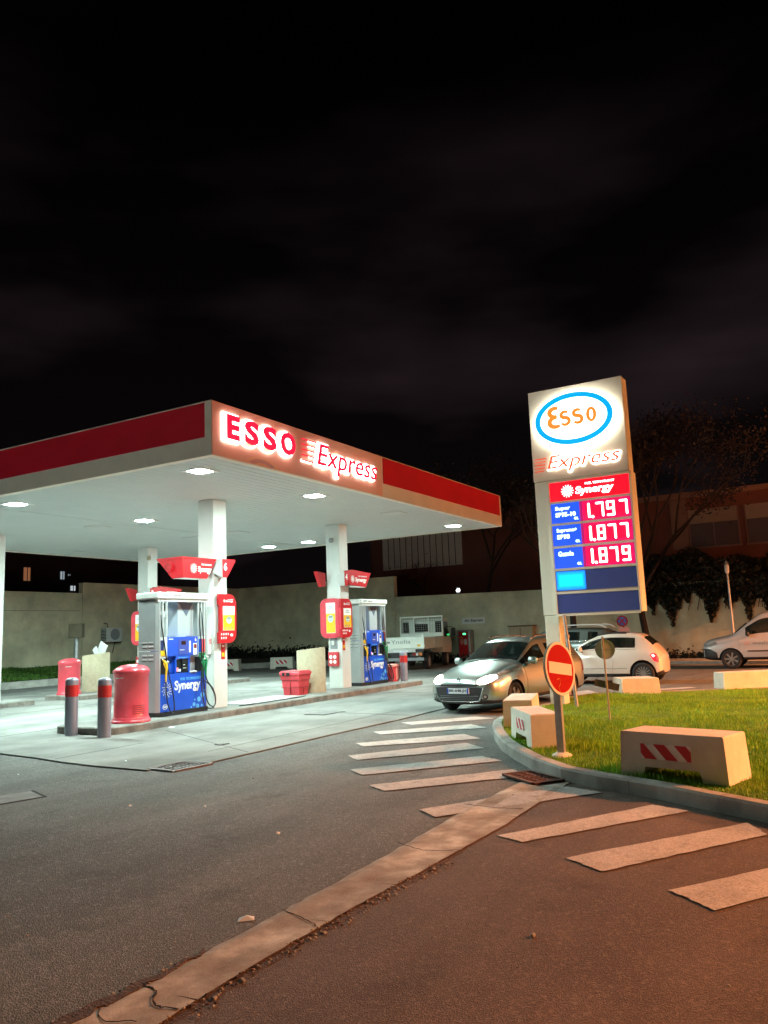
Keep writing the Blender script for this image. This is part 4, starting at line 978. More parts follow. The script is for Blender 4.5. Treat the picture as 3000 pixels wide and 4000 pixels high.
# ------------------------------------------------------------------ no-entry sign
M_['sign_white'] = mat('reflective cream', (.74,.70,.64), .5)
M_['sign_red'] = mat('reflective red', (.40,.001,.003), .7, spec=.12)
M_['back_grey'] = mat('weathered aluminium', (.50,.60,.52), .7, metal=.0, var=.25, scale=10)
t = thing('no_entry_sign', 'red no-entry disc with white bar on a short post at the island corner', 'road sign', (9.12,3.06,.14))
mb = MB(); mb.box(-.028, .0, -.04, .04, 0, 1.0); mb.box(.0, .045, -.04, -.028, 0, 1.0); mb.box(.0, .045, .028, .04, 0, 1.0); mb.obj('post', 'steel', t)
A = Matrix.Translation((-.02,-.055,.965)) @ Matrix.Rotation(R(76), 4, 'Z') @ Matrix.Rotation(R(5), 4, 'Y') @ Matrix.Rotation(R(8), 4, 'X')
rr = .305
mb = MB(); mb.prism(ell(0,0,rr,rr,48), -.004, .022, 'x', T=A); mb.obj('disc', 'back_grey', t)
mb = MB(); ring(mb, 0,0,rr,rr,rr-.03,rr-.03, -.010, -.0045, 'x', n=48)
m2 = MB(); m2.v = [tuple(A @ Vector(p)) for p in mb.v]; m2.f = mb.f; m2.mi = mb.mi; m2.sm = mb.sm; m2.obj('border', 'sign_white', t)
mb = MB(); mb.prism(ell(0,0,rr-.03,rr-.03,48), -.009, -.0045, 'x', T=A); mb.obj('red_face', 'sign_red', t)
mb = MB(); mb.box(-.0125, -.0095, -.235, .235, -.065, .065, T=A); mb.obj('white_bar', 'sign_white', t)
mb = MB(); mb.tube([A @ Vector(p) for p in ((-.011,.10,-.14),(-.011,.04,-.12),(-.011,.03,-.18),(-.011,.06,-.22),(-.011,.02,-.28))], .004, 5); mb.obj('scratch', 'orange', t)
mb = MB(); mb.lathe([(.16,-.02),(.13,.01),(.08,.03),(.03,.035)], 12, (0,0,-.01), sy=.8, smooth=False); mb.obj('footing', 'block', t)
# round sign seen from behind, with a loose plate
t = thing('road_sign', 'round grey sign seen from behind with a crooked plate below', 'road sign', (12.6,3.42,.13))
mb = MB(); mb.cyl((0,0,0), (0,.02,1.27), .016, n=8); mb.obj('post', 'sand', t)
mb = MB(); Bm = Matrix.Translation((.03,0,1.07)) @ Matrix.Rotation(R(16), 4, 'Z'); mb.prism(ell(0,0,.152,.152,32), 0, .008, 'x', T=Bm); mb.obj('disc', 'back_grey', t)
m2 = MB(); ring(m2, 0,0,.152,.152,.14,.14, -.012, -.0005, 'x', n=32); m2.box(-.01, -.0008, -.135, .135, -.012, .012)
m3 = MB(); m3.v = [tuple(Bm @ Vector(p)) for p in m2.v]; m3.f = m2.f; m3.mi = m2.mi; m3.sm = m2.sm; m3.obj('rim', 'steel', t)
mb = MB(); mb.box(.02, .03, -.18, .19, -.05, .055, T=Matrix.Translation((.0,0,.52)) @ Matrix.Rotation(R(16), 4, 'Z') @ Matrix.Rotation(R(14), 4, 'X')); mb.obj('plate', 'iron', t)
t = thing('sign_post', 'leaning galvanised post just behind the pylon leg', 'post', (14.46,4.50,.12))
mb = MB(); mb.cyl((0,0,0), (.12,.16,1.66), .03, n=12); mb.obj('pole', 'steel', t)
mb = MB(); mb.lathe([(.045,0),(.045,.05)], 12, (.09,.12,1.25)); mb.obj('clamp', 'steel', t)

# ------------------------------------------------------------------ concrete blocks
M_['stripe_red'] = mat('reflective red stripe', (.62,.02,.02), .5); M_['stripe_white'] = mat('reflective white stripe', (.95,.94,.92), .5)
def barrier(loc, rz, L_, W_, H_, label, side=1, lean=0, stripe=True, notch=True, sw=.42, flip=1, off=0):
    # long axis = local y; long visible face = -x side
    t = thing('concrete_block', label, 'concrete block', loc, rz, 'concrete blocks with striped plates')
    e = .02
    mb = MB(); h = L_/2; nh = .10 if notch else 0
    prof = [(-h,0), (-h*.56,0), (-h*.50,nh), (h*.50,nh), (h*.56,0), (h,0), (h-e,H_-.012), (h-e-.012,H_), (-h+e+.012,H_), (-h+e,H_-.012)]
    if not notch: prof = [(-h,0), (h,0), (h-e,H_-.012), (h-e-.012,H_), (-h+e+.012,H_), (-h+e,H_-.012)]
    mb.prism(prof, -W_/2, W_/2, 'x')
    vs = []
    for v in mb.v:
        k = 1-.05*(v[2]/H_) - (.02 if v[2] > H_-.005 else 0); vs.append((v[0]*k, v[1], v[2]))
    mb.v = vs; mb.obj('body', 'block', t)
    if stripe:
        x = -W_/2*.972-.004; z0, z1 = H_*.42, H_*.75; a, b = -sw/2, sw/2
        T = Matrix.Translation((-W_/2*1.0, off, 0)) @ Matrix.Rotation(math.atan2(W_*.025, H_), 4, 'Y')
        mb = MB(); mb.box(-.006, -.0, a, b, z0, z1, T=T); pl = mb.obj('reflective_plate', 'stripe_white', t)
        mb = MB(); s = (z1-z0)*.9*flip
        for c in (-.42, .0, .42):
            y0 = c*sw; hw = sw*.115
            P = [(y0-hw+s/2, z0), (y0+hw+s/2, z0), (y0+hw-s/2, z1), (y0-hw-s/2, z1)]
            # clip against plate ends
            def clip(P, lim, sg):
                out = []
                for i in range(len(P)):
                    p, q = P[i], P[(i+1) % len(P)]; ip, iq = sg*p[0] <= sg*lim, sg*q[0] <= sg*lim
                    if ip: out.append(p)
                    if ip != iq: tt = (lim-p[0])/(q[0]-p[0]); out.append((lim, p[1]+(q[1]-p[1])*tt))
                return out
            P = clip(clip(P, b, 1), a, -1)
            if len(P) > 2: mb.prism(P, -.009, -.0065, 'x', T=T)
        mb.obj('red_stripe', 'stripe_red', pl)
    return t
barrier((8.22,1.56,.13), R(-15.5), 1.06, .50, .42, 'large near block with striped plate and hollow underside, lower right', flip=-1, sw=.50, off=.05)
barrier((10.07,3.70,.13), R(-56), 1.14, .40, .40, 'block with small striped plate just left of the no-entry post', flip=-1, sw=.40)
barrier((12.07,4.64,.13), R(-75), 1.25, .45, .39, 'plain block just behind the striped one, beside the car', stripe=False, notch=False)
barrier((17.56,4.16,.1), R(30), .8, .75, .34, 'block behind the grass, in front of the white hatchback', stripe=False, notch=False)
barrier((18.92,2.12,.13), R(35), 1.3, .46, .34, 'long block at the far edge of the grass, right border of the picture', stripe=False, notch=False)
barrier((32.4,25.0,0), R(24), 1.15, .5, .56, 'white striped block in the shade right of the nearest column', flip=-1, sw=.55)
barrier((30.7,27.0,0), R(24), 1.1, .5, .56, 'white striped block half hidden by the nearest column', flip=-1, sw=.5)
barrier((34.6,22.9,0), R(20), 1.15, .5, .56, 'white striped block half hidden by the far right column', flip=1, sw=.55)
# ================================================================== VEHICLES (own space: x forward, y left, origin on the ground under the front axle)
M_['silver'] = mat('silver beige car paint', (.40,.49,.47), .33, metal=.85, coat=.6)
M_['car_white'] = mat('cream white car paint', (.72,.70,.64), .25, coat=1)
M_['van_white'] = mat('white van paint', (.58,.56,.56), .3, coat=.8)
M_['suv_grey'] = mat('dark grey green car paint', (.12,.15,.14), .3, metal=.4, coat=1)
M_['glass'] = mat('car glass', (.010,.016,.015), .06, spec=.5, coat=0, alpha=.72)
M_['tyre'] = mat('tyre', (.02,.02,.021), .75)
M_['rim'] = mat('alloy wheel', (.42,.41,.40), .35, metal=.8)
M_['trim'] = mat('dark trim', (.03,.03,.032), .5)
M_['head_lit'] = emis('lit headlamp', (1,.90,.72), 40)
M_['lens_clear'] = mat('clear lens', (.55,.56,.55), .1, metal=.5)
M_['tail_lit'] = emis('lit tail lamp', (1,.01,.03), 1.0, base=(.6,.01,.02))
M_['tail_core'] = emis('lit tail lamp core', (1,.5,.42), 2.5)
M_['tail_off'] = mat('unlit tail lamp', (.20,.01,.012), .2)
M_['amber'] = mat('amber lens', (.6,.18,.02), .3)
M_['plate'] = mat('number plate', (.75,.77,.80), .4)
M_['plate_blue'] = mat('number plate blue band', (.02,.07,.45), .4)
M_['interior'] = mat('car interior', (.03,.03,.032), .8)
def rows(st):
    x, zb, w_, zl, wl, zr, wr = st
    return [(w_-.10,zb), (w_-.012,zb+.09), (w_,zb+.45*(zl-zb)), (w_-.018,zl-.11), (wl,zl), (wl+(wr-wl)*.93,zl+(zr-.05-zl)*.93), (wr,zr-.045), (wr-.13,zr-.008), (0,zr+.012)]
def shell(thing_, sts, matf, mats, names, arches, arch_r, width):
    NR = 9; cols = 2*NR-1; bm = bmesh.new(); grid = []
    for st in sts:
        r = rows(st); line = [(st[0], -y, z) for y, z in r[:-1]]+[(st[0], 0, r[-1][1])]+[(st[0], y, z) for y, z in r[:-1][::-1]]
        grid.append([bm.verts.new(p) for p in line])
    for i in range(len(sts)-1):
        for j in range(cols-1):
            f = bm.faces.new((grid[i][j], grid[i][j+1], grid[i+1][j+1], grid[i+1][j])); jj = j if j < NR-1 else cols-2-j
            f.material_index = matf(i, jj); f.smooth = True
        f = bm.faces.new((grid[i][0], grid[i+1][0], grid[i+1][-1], grid[i][-1])); f.material_index = 2
    for g, flip in ((grid[0], 1), (grid[-1], 0)):
        for j in range(NR-1):
            q = (g[j], g[j+1], g[cols-2-j], g[cols-1-j]) if j < NR-2 else (g[j], g[j+1], g[j+2])
            f = bm.faces.new(q); f.smooth = True; f.material_index = 0
    bmesh.ops.recalc_face_normals(bm, faces=bm.faces[:])
    me = bpy.data.meshes.new('shell'); bm.to_mesh(me); bm.free()
    for m in mats: me.materials.append(M_[m])
    o = bpy.data.objects.new('shell', me); C.objects.link(o)
    ss = o.modifiers.new('s', 'SUBSURF'); ss.levels = 2; ss.render_levels = 2
    cuts = []
    for ax, rz_ in zip(arches, arch_r):
        for s in (-1, 1):
            cbm = bmesh.new(); bmesh.ops.create_cone(cbm, cap_ends=True, segments=40, radius1=rz_, radius2=rz_, depth=.6, matrix=Matrix.Translation((ax, s*width, .30)) @ Matrix.Rotation(R(90), 4, 'X'))
            cme = bpy.data.meshes.new('cut'); cbm.to_mesh(cme); cbm.free(); cme.materials.append(M_['trim']); c = bpy.data.objects.new('cut', cme); C.objects.link(c); cuts.append(c); b = o.modifiers.new('b', 'BOOLEAN'); b.object = c; b.operation = 'DIFFERENCE'; b.solver = 'EXACT'
            try: b.material_mode = 'TRANSFER'
            except Exception: pass
    dg = bpy.context.evaluated_depsgraph_get(); ev = bpy.data.meshes.new_from_object(o.evaluated_get(dg))
    for c in cuts: bpy.data.objects.remove(c)
    bpy.data.objects.remove(o)
    bmf = bmesh.new(); bmf.from_mesh(ev); bvh = BVHTree.FromBMesh(bmf)
    used = sorted({f.material_index for f in bmf.faces}); mats_e = list(ev.materials); bmf.free()
    groups = {}; print('MATS', used, [m.name if m else None for m in mats_e])
    for k in used:
        nm = mats_e[k].name if k < len(mats_e) and mats_e[k] else ''
        key = {M_[mats[0]].name: names[0], M_['glass'].name: 'window'}.get(nm, names[2])
        groups.setdefault(key, []).append(k)
    for key, ks in groups.items():
        bm = bmesh.new(); bm.from_mesh(ev); bmesh.ops.delete(bm, geom=[f for f in bm.faces if f.material_index not in ks], context='FACES')
        if key == 'window':
            # each pane its own part
            bm.faces.ensure_lookup_table(); seen = set(); comps = []
            for f in bm.faces:
                if f.index in seen: continue
                st_ = [f]; seen.add(f.index); comp = []
                while st_:
                    g = st_.pop(); comp.append(g.index)
                    for e in g.edges:
                        for h in e.link_faces:
                            if h.index not in seen: seen.add(h.index); st_.append(h)
                comps.append(set(comp))
            for comp in comps:
                b2 = bm.copy(); b2.faces.ensure_lookup_table(); bmesh.ops.delete(b2, geom=[f for f in b2.faces if f.index not in comp], context='FACES')
                cxm = sum(v.co.y for v in b2.verts)/len(b2.verts); cx = sum(v.co.x for v in b2.verts)/len(b2.verts)
                nm = ('windscreen' if cx > -1.8 else 'rear_window') if abs(cxm) < .12 else 'side_window'
                m3 = bpy.data.meshes.new(nm); b2.to_mesh(m3); b2.free()
                for f in m3.polygons: f.material_index = 0
                m3.materials.append(M_['glass']); oo = bpy.data.objects.new(nm, m3); C.objects.link(oo); attach(oo, thing_)
            bm.free(); continue
        m3 = bpy.data.meshes.new(key); bm.to_mesh(m3); bm.free()
        for mm in mats_e: m3.materials.append(mm)
        m3.set_sharp_from_angle(angle=R(38)); oo = bpy.data.objects.new(key, m3); C.objects.link(oo); attach(oo, thing_)
        if key == names[0]: body = oo
    return body, bvh
def patch(bvh, poly, face, mat_, name, parent, off=.006, rings=5, sub=4, mb_only=False):
    # polygon wrapped on the body: face 'f' poly (y,z) | 'r' | 'l' poly (x,z) on +y side | 'R' on -y side | 't' poly (x,y) from above
    P = []
    for a, b in zip(poly, poly[1:]+poly[:1]):
        for k in range(sub): P.append((a[0]+(b[0]-a[0])*k/sub, a[1]+(b[1]-a[1])*k/sub))
    cx = sum(p[0] for p in P)/len(P); cz = sum(p[1] for p in P)/len(P)
    def hit(u, v):
        o, d = {'f': (Vector((5,u,v)), Vector((-1,0,0))), 'r': (Vector((-9,u,v)), Vector((1,0,0))), 'l': (Vector((u,4,v)), Vector((0,-1,0))), 'R': (Vector((u,-4,v)), Vector((0,1,0))), 't': (Vector((u,v,5)), Vector((0,0,-1)))}[face]
        h = bvh.ray_cast(o, d)[0]
        return (h-d*off) if h else None
    n = len(P); V = [hit(cx, cz)]; last = V[0] or Vector((0,0,0)); V[0] = last
    for r in range(1, rings+1):
        t = r/rings
        for p in P:
            h = hit(cx+(p[0]-cx)*t, cz+(p[1]-cz)*t); last = h or last; V.append(h or last)
    F = [(0, 1+i, 1+(i+1)%n) for i in range(n)]+[(1+(r-1)*n+i, 1+r*n+i, 1+r*n+(i+1)%n, 1+(r-1)*n+(i+1)%n) for r in range(1, rings) for i in range(n)]
    mb = MB(); mb.add(V, F, 0, True)
    return mb.obj(name, mat_, parent)
def seam(bvh, pts, face, parent, mat_='trim', wd=.007, name='panel_gap', off=.003):
    mb = MB(); V = []
    for a, b in zip(pts, pts[1:]):
        for k in range(8): V.append((a[0]+(b[0]-a[0])*k/8, a[1]+(b[1]-a[1])*k/8))
    V.append(pts[-1]); Q = []
    for u, v in V:
        o, d = {'l': (Vector((u,4,v)), Vector((0,-1,0))), 'R': (Vector((u,-4,v)), Vector((0,1,0))), 't': (Vector((u,v,5)), Vector((0,0,-1))), 'f': (Vector((5,u,v)), Vector((-1,0,0)))}[face]
        h = bvh.ray_cast(o, d)[0]
        if h: Q.append(h-d*off)
    if len(Q) > 1: mb.tube(Q, wd/2, 4, res=1); mb.obj(name, mat_, parent)
def wheel(parent, x, y, r, w_, side, style=0, m='rim'):
    T = Matrix.Translation((x, y, r)) @ Matrix.Rotation(R(90)*-side, 4, 'X')   # local z -> outward
    mb = MB(); prof = [(r*.66,-w_), (r*.93,-w_), (r,-w_*.8), (r,-w_*.15), (r*.95,0), (r*.70,.004), (r*.66,-.01)]
    n = 32; k = len(prof); vs = [(a*math.cos(2*PI*i/n), a*math.sin(2*PI*i/n), z) for a, z in prof for i in range(n)]
    mb.add(vs, [(j*n+i, j*n+(i+1)%n, (j+1)*n+(i+1)%n, (j+1)*n+i) for j in range(k-1) for i in range(n)], 0, True, T)
    wo_ = mb.obj('wheel', 'tyre', parent)
    mb = MB(); ring_ = [(r*.70,.0), (r*.655,-.012), (r*.62,-.05)]
    vs = [(a*math.cos(2*PI*i/n), a*math.sin(2*PI*i/n), z) for a, z in ring_ for i in range(n)]
    mb.add(vs, [(j*n+i, j*n+(i+1)%n, (j+1)*n+(i+1)%n, (j+1)*n+i) for j in range(2) for i in range(n)], 0, True, T)
    mb.cyl((0,0,-.06), (0,0,-.008), r*.16, n=14, T=T)
    ns = {0: 5, 1: 7, 2: 14}[style]; sw = {0: .20, 1: .13, 2: .06}[style]*r
    for q in range(ns):
        A = T @ Matrix.Rotation(2*PI*q/ns, 4, 'Z'); mb.prism([(r*.1,-sw*.5), (r*.66,-sw*.75), (r*.66,sw*.75), (r*.1,sw*.5)], -.045, -.014, 'z', T=A)
    mb.obj('rim', m, wo_)
    mb = MB(); mb.cyl((0,0,-w_*.7), (0,0,-.062), r*.62, n=20, T=T); mb.obj('brake', 'trim', wo_)
def mirror(parent, x, y, z, side, m, arm='trim'):
    mb = MB(); mb.lathe([(.02,-.075),(.07,-.06),(.085,0),(.07,.06),(.02,.075)], 14, (0,0,0), sy=1.35, T=Matrix.Translation((x, y+side*.13, z)) @ Matrix.Rotation(R(8)*side, 4, 'Z') @ Matrix.Scale(.75, 4, (1,0,0)))
    o = mb.obj('mirror', m, parent); mb = MB(); mb.tube([(x-.02,y-side*.02,z-.07), (x-.01,y+side*.05,z-.06), (x,y+side*.1,z-.03)], .02, 6, res=2); mb.obj('mirror_arm', arm, o)
def interior(parent, xs, w_, z, steer=True):
    mb = MB()
    for x in xs:
        for s in (-1, 1):
            mb.box(x-.1, x+.02, s*w_*.45-.22, s*w_*.45+.22, z, z+.55, bev=.05); mb.box(x-.06, x+.02, s*w_*.45-.12, s*w_*.45+.12, z+.56, z+.76, bev=.04)
    mb.obj('seats', 'interior', parent)
    mb = MB(); mb.box(xs[0]+.55, xs[0]+1.0, -w_+.12, w_-.12, z+.05, z+.38, bev=.06)
    mb.obj('dashboard', 'interior', parent)
    if steer:
        mb = MB(); T = Matrix.Translation((xs[0]+.45, w_*.45, z+.40)) @ Matrix.Rotation(R(65), 4, 'Y')
        pts = [(.18*math.cos(2*PI*k/16), .18*math.sin(2*PI*k/16), 0) for k in range(17)]; mb.tube(pts, .016, 6, res=2, T=T); mb.obj('steering_wheel', 'trim', parent)
# ---- silver estate
t = thing('parked_car', 'silver estate car with lit headlights leaving the pumps', 'car', (14.80,6.52,0), R(172))
t.name = 'estate_car'; t.scale = (.94,.94,.94)
CL = [(.86,.27,.40,.58,.34,.62,.28), (.83,.22,.60,.63,.54,.67,.46), (.74,.19,.74,.68,.66,.73,.56), (.58,.18,.82,.735,.71,.79,.60), (.35,.18,.85,.80,.735,.86,.62), (.0,.18,.862,.875,.745,.93,.62), (-.33,.18,.862,.925,.75,.985,.64), (-.40,.18,.862,.945,.755,1.01,.67),
 (-.80,.18,.862,.96,.765,1.235,.645), (-1.20,.18,.862,.97,.77,1.415,.575), (-1.28,.18,.862,.972,.77,1.435,.565), (-1.52,.18,.862,.98,.77,1.465,.565), (-1.60,.18,.862,.98,.77,1.47,.565), (-2.42,.18,.862,.995,.765,1.465,.56), (-2.50,.18,.862,1.0,.765,1.46,.56), (-3.02,.18,.855,1.02,.755,1.435,.545), (-3.12,.18,.85,1.02,.75,1.425,.54),
 (-3.22,.20,.84,1.02,.73,1.39,.52), (-3.36,.22,.81,.99,.70,1.10,.60), (-3.42,.26,.76,.90,.66,.98,.58), (-3.46,.32,.64,.80,.56,.86,.50)]
def clm(i, j):
    x = CL[i][0]
    if j in (6, 7) and -1.20 < x <= -.40: return 1
    if j == 4 and -.40 >= x > -3.02 and i not in (11, 13): return 1
    if j in (6, 7) and -3.36 < x <= -3.22: return 1
    if j == 0: return 2
    return 0
body, bv = shell(t, CL, clm, ['silver', 'glass', 'trim'], ['body', 'window', 'underbody'], (0,-2.585), (.355,.355), .86)
for x in (0, -2.585):
    for s in (-1, 1): wheel(t, x, s*.835, .305, .19, s, 0)
for s in (-1, 1):
    P = [(.36*s,.60), (.44*s,.655), (.60*s,.745), (.715*s,.80), (.74*s,.765), (.72*s,.68), (.64*s,.615), (.5*s,.585)]
    h = patch(bv, P, 'f', 'lens_clear', 'headlight', t, .012, rings=4)
    patch(bv, [(.58*s+.15*math.cos(2*PI*k/12), .685+.078*math.sin(2*PI*k/12)+s*.03*math.cos(2*PI*k/12)) for k in range(12)], 'f', 'head_lit', 'lit_bulb', h, .02, sub=1, rings=3)
    P = [(.625*s,.795), (.70*s,.845), (.765*s,.835), (.745*s,.77)]; patch(bv, P, 'f', 'lens_clear', 'side_lamp', t, .01)
    c = patch(bv, [(.60*s+.055*math.cos(2*PI*k/10), .36+.055*math.sin(2*PI*k/10)) for k in range(10)], 'f', 'trim', 'fog_lamp', t, .008, sub=1)
    patch(bv, [(.60*s+.028*math.cos(2*PI*k/8), .36+.028*math.sin(2*PI*k/8)) for k in range(8)], 'f', 'lens_clear', 'fog_lens', c, .013, sub=1, rings=2)
patch(bv, [(-.44,.56), (-.42,.595), (0,.60), (.42,.595), (.44,.56), (.0,.55)], 'f', 'trim', 'upper_grille', t, .008, rings=3)
patch(bv, [(-.56,.535), (-.30,.545), (.30,.545), (.56,.535), (.50,.30), (.44,.27), (-.44,.27), (-.50,.30)], 'f', 'trim', 'lower_grille', t, .008)
for zz in (.30,.335,.37): seam(bv, [(-.46,zz), (.46,zz)], 'f', t, 'mid_grey', .008, 'grille_bar', .014)
seam(bv, [(-.44,.262), (0,.255), (.44,.262)], 'f', t, 'chrome', .02, 'bumper_trim', .012)
seam(bv, [(-.57,.53), (-.52,.36), (-.46,.27)], 'f', t, 'silver', .035, 'bumper_trim', .010); seam(bv, [(.57,.53), (.52,.36), (.46,.27)], 'f', t, 'silver', .035, 'bumper_trim', .010)
seam(bv, [(-.46,.61), (0,.615), (.46,.61)], 'f', t, 'trim', .006, 'bonnet_gap', .002)
# number plate and badge
h = bv.ray_cast(Vector((5,0,.47)), Vector((-1,0,0)))[0].x+.03
mb = MB(); mb.box(h-.03, h, -.26, .26, .415, .525); pl = mb.obj('number_plate', 'plate', t)
mb = MB(); mb.box(h+.0005, h+.003, .22, .258, .417, .523); mb.box(h+.0005, h+.003, -.258, -.22, .417, .523); mb.obj('plate_band', 'plate_blue', pl)
text_mesh('BK-648-JH', -.205, .432, .41, .076, 'X', h+.0005, .003, 'black', pl, 'lettering', bold=.02)
hx = bv.ray_cast(Vector((5,0,.665)), Vector((-1,0,0)))[0].x+.02
mb = MB(); D_ = [(0,.735), (.052,.67), (0,.605), (-.052,.67)]; Di = [(0,.705), (.026,.67), (0,.635), (-.026,.67)]
for k in range(4): mb.prism([D_[k], D_[(k+1)%4], Di[(k+1)%4], Di[k]], hx-.02, hx, 'x')
mb.obj('badge', 'chrome', t)
for s, f in ((1,'l'), (-1,'R')):
    mirror(t, -.62, s*.80, 1.0, s, 'silver')
    seam(bv, [(-.42,.90), (-.48,.60), (-.46,.30), (-.55,.24)], f, t); seam(bv, [(-1.56,.96), (-1.58,.6), (-1.55,.24)], f, t); seam(bv, [(-2.46,.97), (-2.48,.75), (-2.3,.5)], f, t)
    seam(bv, [(-.5,.27), (-2.2,.27)], f, t, 'trim', .03, 'sill_trim', .004); seam(bv, [(-.60,.955), (-3.0,1.015)], f, t, 'trim', .015, 'window_trim', .004)
    for x in (-1.42, -2.28):
        hh = bv.ray_cast(Vector((x, s*4, .80)), Vector((0,-s,0)))[0]; mb = MB(); mb.tube([(x-.09,hh.y+s*.012,.80), (x,hh.y+s*.025,.805), (x+.09,hh.y+s*.012,.80)], .014, 6, res=2); mb.obj('door_handle', 'silver', t)
    mb = MB(); mb.tube([(-1.30,s*.54,1.425), (-1.45,s*.55,1.485), (-1.8,s*.56,1.505), (-2.8,s*.545,1.49), (-3.05,s*.53,1.46), (-3.15,s*.52,1.41)], .017, 6, res=3); mb.obj('roof_rail', 'chrome', t)
    mb = MB(); P = [(-3.2,.62),(-3.38,.66),(-3.44,.86),(-3.34,.98),(-3.24,.92)]; patch(bv, P, f, 'tail_off', 'tail_light', t, .008)
    seam(bv, [(.30,.80), (.0,.885), (-.36,.93)], 't', t) if False else None
patch(bv, [(-.2,.13),(-.05,.15),(-.05,.22),(-.2,.2)], 'l', 'trim', 'arch_gap', t) if False else None
interior(t, [-1.5, -2.3], .76, .5)
mb = MB(); mb.tube([(-.36,.05,1.0), (-.44,.35,1.04), (-.5,.62,1.06)], .008, 5, res=3); mb.tube([(-.36,-.5,1.0), (-.44,-.2,1.04), (-.48,.05,1.055)], .008, 5, res=3); mb.obj('wiper', 'black', t)
# ---- white hatchback
t = thing('hatchback_car', 'small white hatchback with glowing tail light queuing behind the grass', 'car', (22.17,6.97,0), R(90))
FI = [(.60,.30,.36,.56,.30,.60,.25), (.56,.22,.52,.64,.46,.69,.38), (.44,.18,.64,.72,.56,.79,.46), (.22,.17,.72,.80,.62,.88,.50), (-.05,.17,.75,.86,.645,.94,.52), (-.22,.17,.755,.885,.655,.965,.56), (-.30,.17,.755,.895,.66,.985,.58),
 (-.62,.17,.755,.90,.66,1.18,.55), (-.90,.17,.755,.905,.655,1.305,.50), (-.98,.17,.755,.905,.655,1.325,.495), (-1.20,.17,.755,.905,.65,1.355,.49), (-1.28,.17,.755,.905,.65,1.36,.49), (-1.72,.17,.755,.905,.645,1.35,.485), (-1.95,.17,.755,.90,.64,1.32,.48), (-2.02,.17,.75,.90,.635,1.30,.475), (-2.12,.17,.745,.89,.62,1.27,.47), (-2.38,.18,.73,.86,.60,1.02,.50), (-2.50,.22,.69,.78,.56,.86,.46), (-2.58,.28,.58,.66,.46,.72,.36)]
def fim(i, j):
    x = FI[i][0]
    if j in (6, 7) and -.90 < x <= -.30: return 1
    if j == 4 and -.30 >= x > -1.95: return 1
    if j in (6, 7) and -2.38 < x <= -2.12: return 1
    if j in (6, 7) and -1.72 < x <= -.90: return 2
    if j == 0: return 2
    return 0
body, bv = shell(t, FI, fim, ['car_white', 'glass', 'trim'], ['body', 'window', 'sunroof'], (0,-2.10), (.33,.33), .755)
for x in (0, -2.10):
    for s in (-1, 1): wheel(t, x, s*.745, .285, .17, s, 2)
for s, f in ((1,'l'), (-1,'R')):
    mirror(t, -.52, s*.71, .93, s, 'car_white')
    seam(bv, [(-.36,.86), (-.42,.6), (-.38,.24)], f, t, 'mid_grey'); seam(bv, [(-1.26,.90), (-1.36,.6), (-1.30,.24), (-.4,.22)], f, t, 'mid_grey')
    seam(bv, [(-.45,.42), (-1.72,.42)], f, t, 'chrome', .018, 'side_moulding', .006); seam(bv, [(-.4,.895), (-1.96,.905)], f, t, 'chrome', .010, 'window_trim', .004)
    hh = bv.ray_cast(Vector((-1.12, s*4, .77)), Vector((0,-s,0)))[0]; mb = MB(); mb.tube([(-1.2,hh.y+s*.012,.77), (-1.12,hh.y+s*.03,.775), (-1.04,hh.y+s*.012,.77)], .015, 6, res=2); mb.obj('door_handle', 'chrome', t)
    P = [(-2.36,.80), (-2.30,.76), (-2.40,.60), (-2.50,.56), (-2.52,.66), (-2.44,.78)]
    tl = patch(bv, P, f, 'tail_lit', 'tail_light', t, .012)
    patch(bv, [(-2.37,.775), (-2.34,.75), (-2.39,.69), (-2.43,.73)], f, 'tail_core', 'bulb_glow', tl, .018, rings=2)
    patch(bv, [(.28*s,.62),(.36*s,.70),(.46*s,.70),(.50*s,.60),(.40*s,.54)], 'f', 'lens_clear', 'headlight', t, .01)
interior(t, [-1.25, -1.85], .66, .42)
# ---- suv
t = thing('estate_car', 'grey car with pale roof rails behind the white hatchback', 'car', (27.3,10.4,0), R(90))
t.name = 'parked_car'
SU = [(.88,.32,.5,.70,.44,.76,.36), (.80,.26,.72,.80,.66,.88,.54), (.4,.24,.88,.92,.76,.99,.62), (-.1,.24,.90,.98,.78,1.05,.64), (-.35,.24,.90,1.0,.79,1.08,.68), (-.75,.24,.90,1.01,.79,1.28,.66), (-1.15,.24,.90,1.02,.79,1.46,.62), (-1.25,.24,.90,1.02,.79,1.48,.61), (-1.62,.24,.90,1.03,.79,1.50,.61), (-1.72,.24,.90,1.03,.79,1.50,.61), (-2.5,.24,.90,1.04,.79,1.49,.60), (-2.6,.24,.90,1.05,.79,1.49,.60), (-3.05,.24,.89,1.07,.78,1.46,.59), (-3.15,.24,.88,1.07,.77,1.45,.58), (-3.35,.26,.86,1.05,.75,1.36,.56), (-3.55,.30,.82,.95,.70,1.06,.6), (-3.64,.36,.70,.82,.6,.90,.5)]
def sum_(i, j):
    x = SU[i][0]
    if j in (6, 7) and -1.15 < x <= -.35: return 1
    if j == 4 and -.35 >= x > -3.05 and i not in (8, 10): return 1
    if j in (6, 7) and -3.55 < x <= -3.35: return 1
    return 2 if j == 0 else 0
body, bv = shell(t, SU, sum_, ['suv_grey', 'glass', 'trim'], ['body', 'window', 'underbody'], (0,-2.65), (.39,.39), .90)
for x in (0, -2.65):
    for s in (-1, 1): wheel(t, x, s*.88, .34, .2, s, 0)
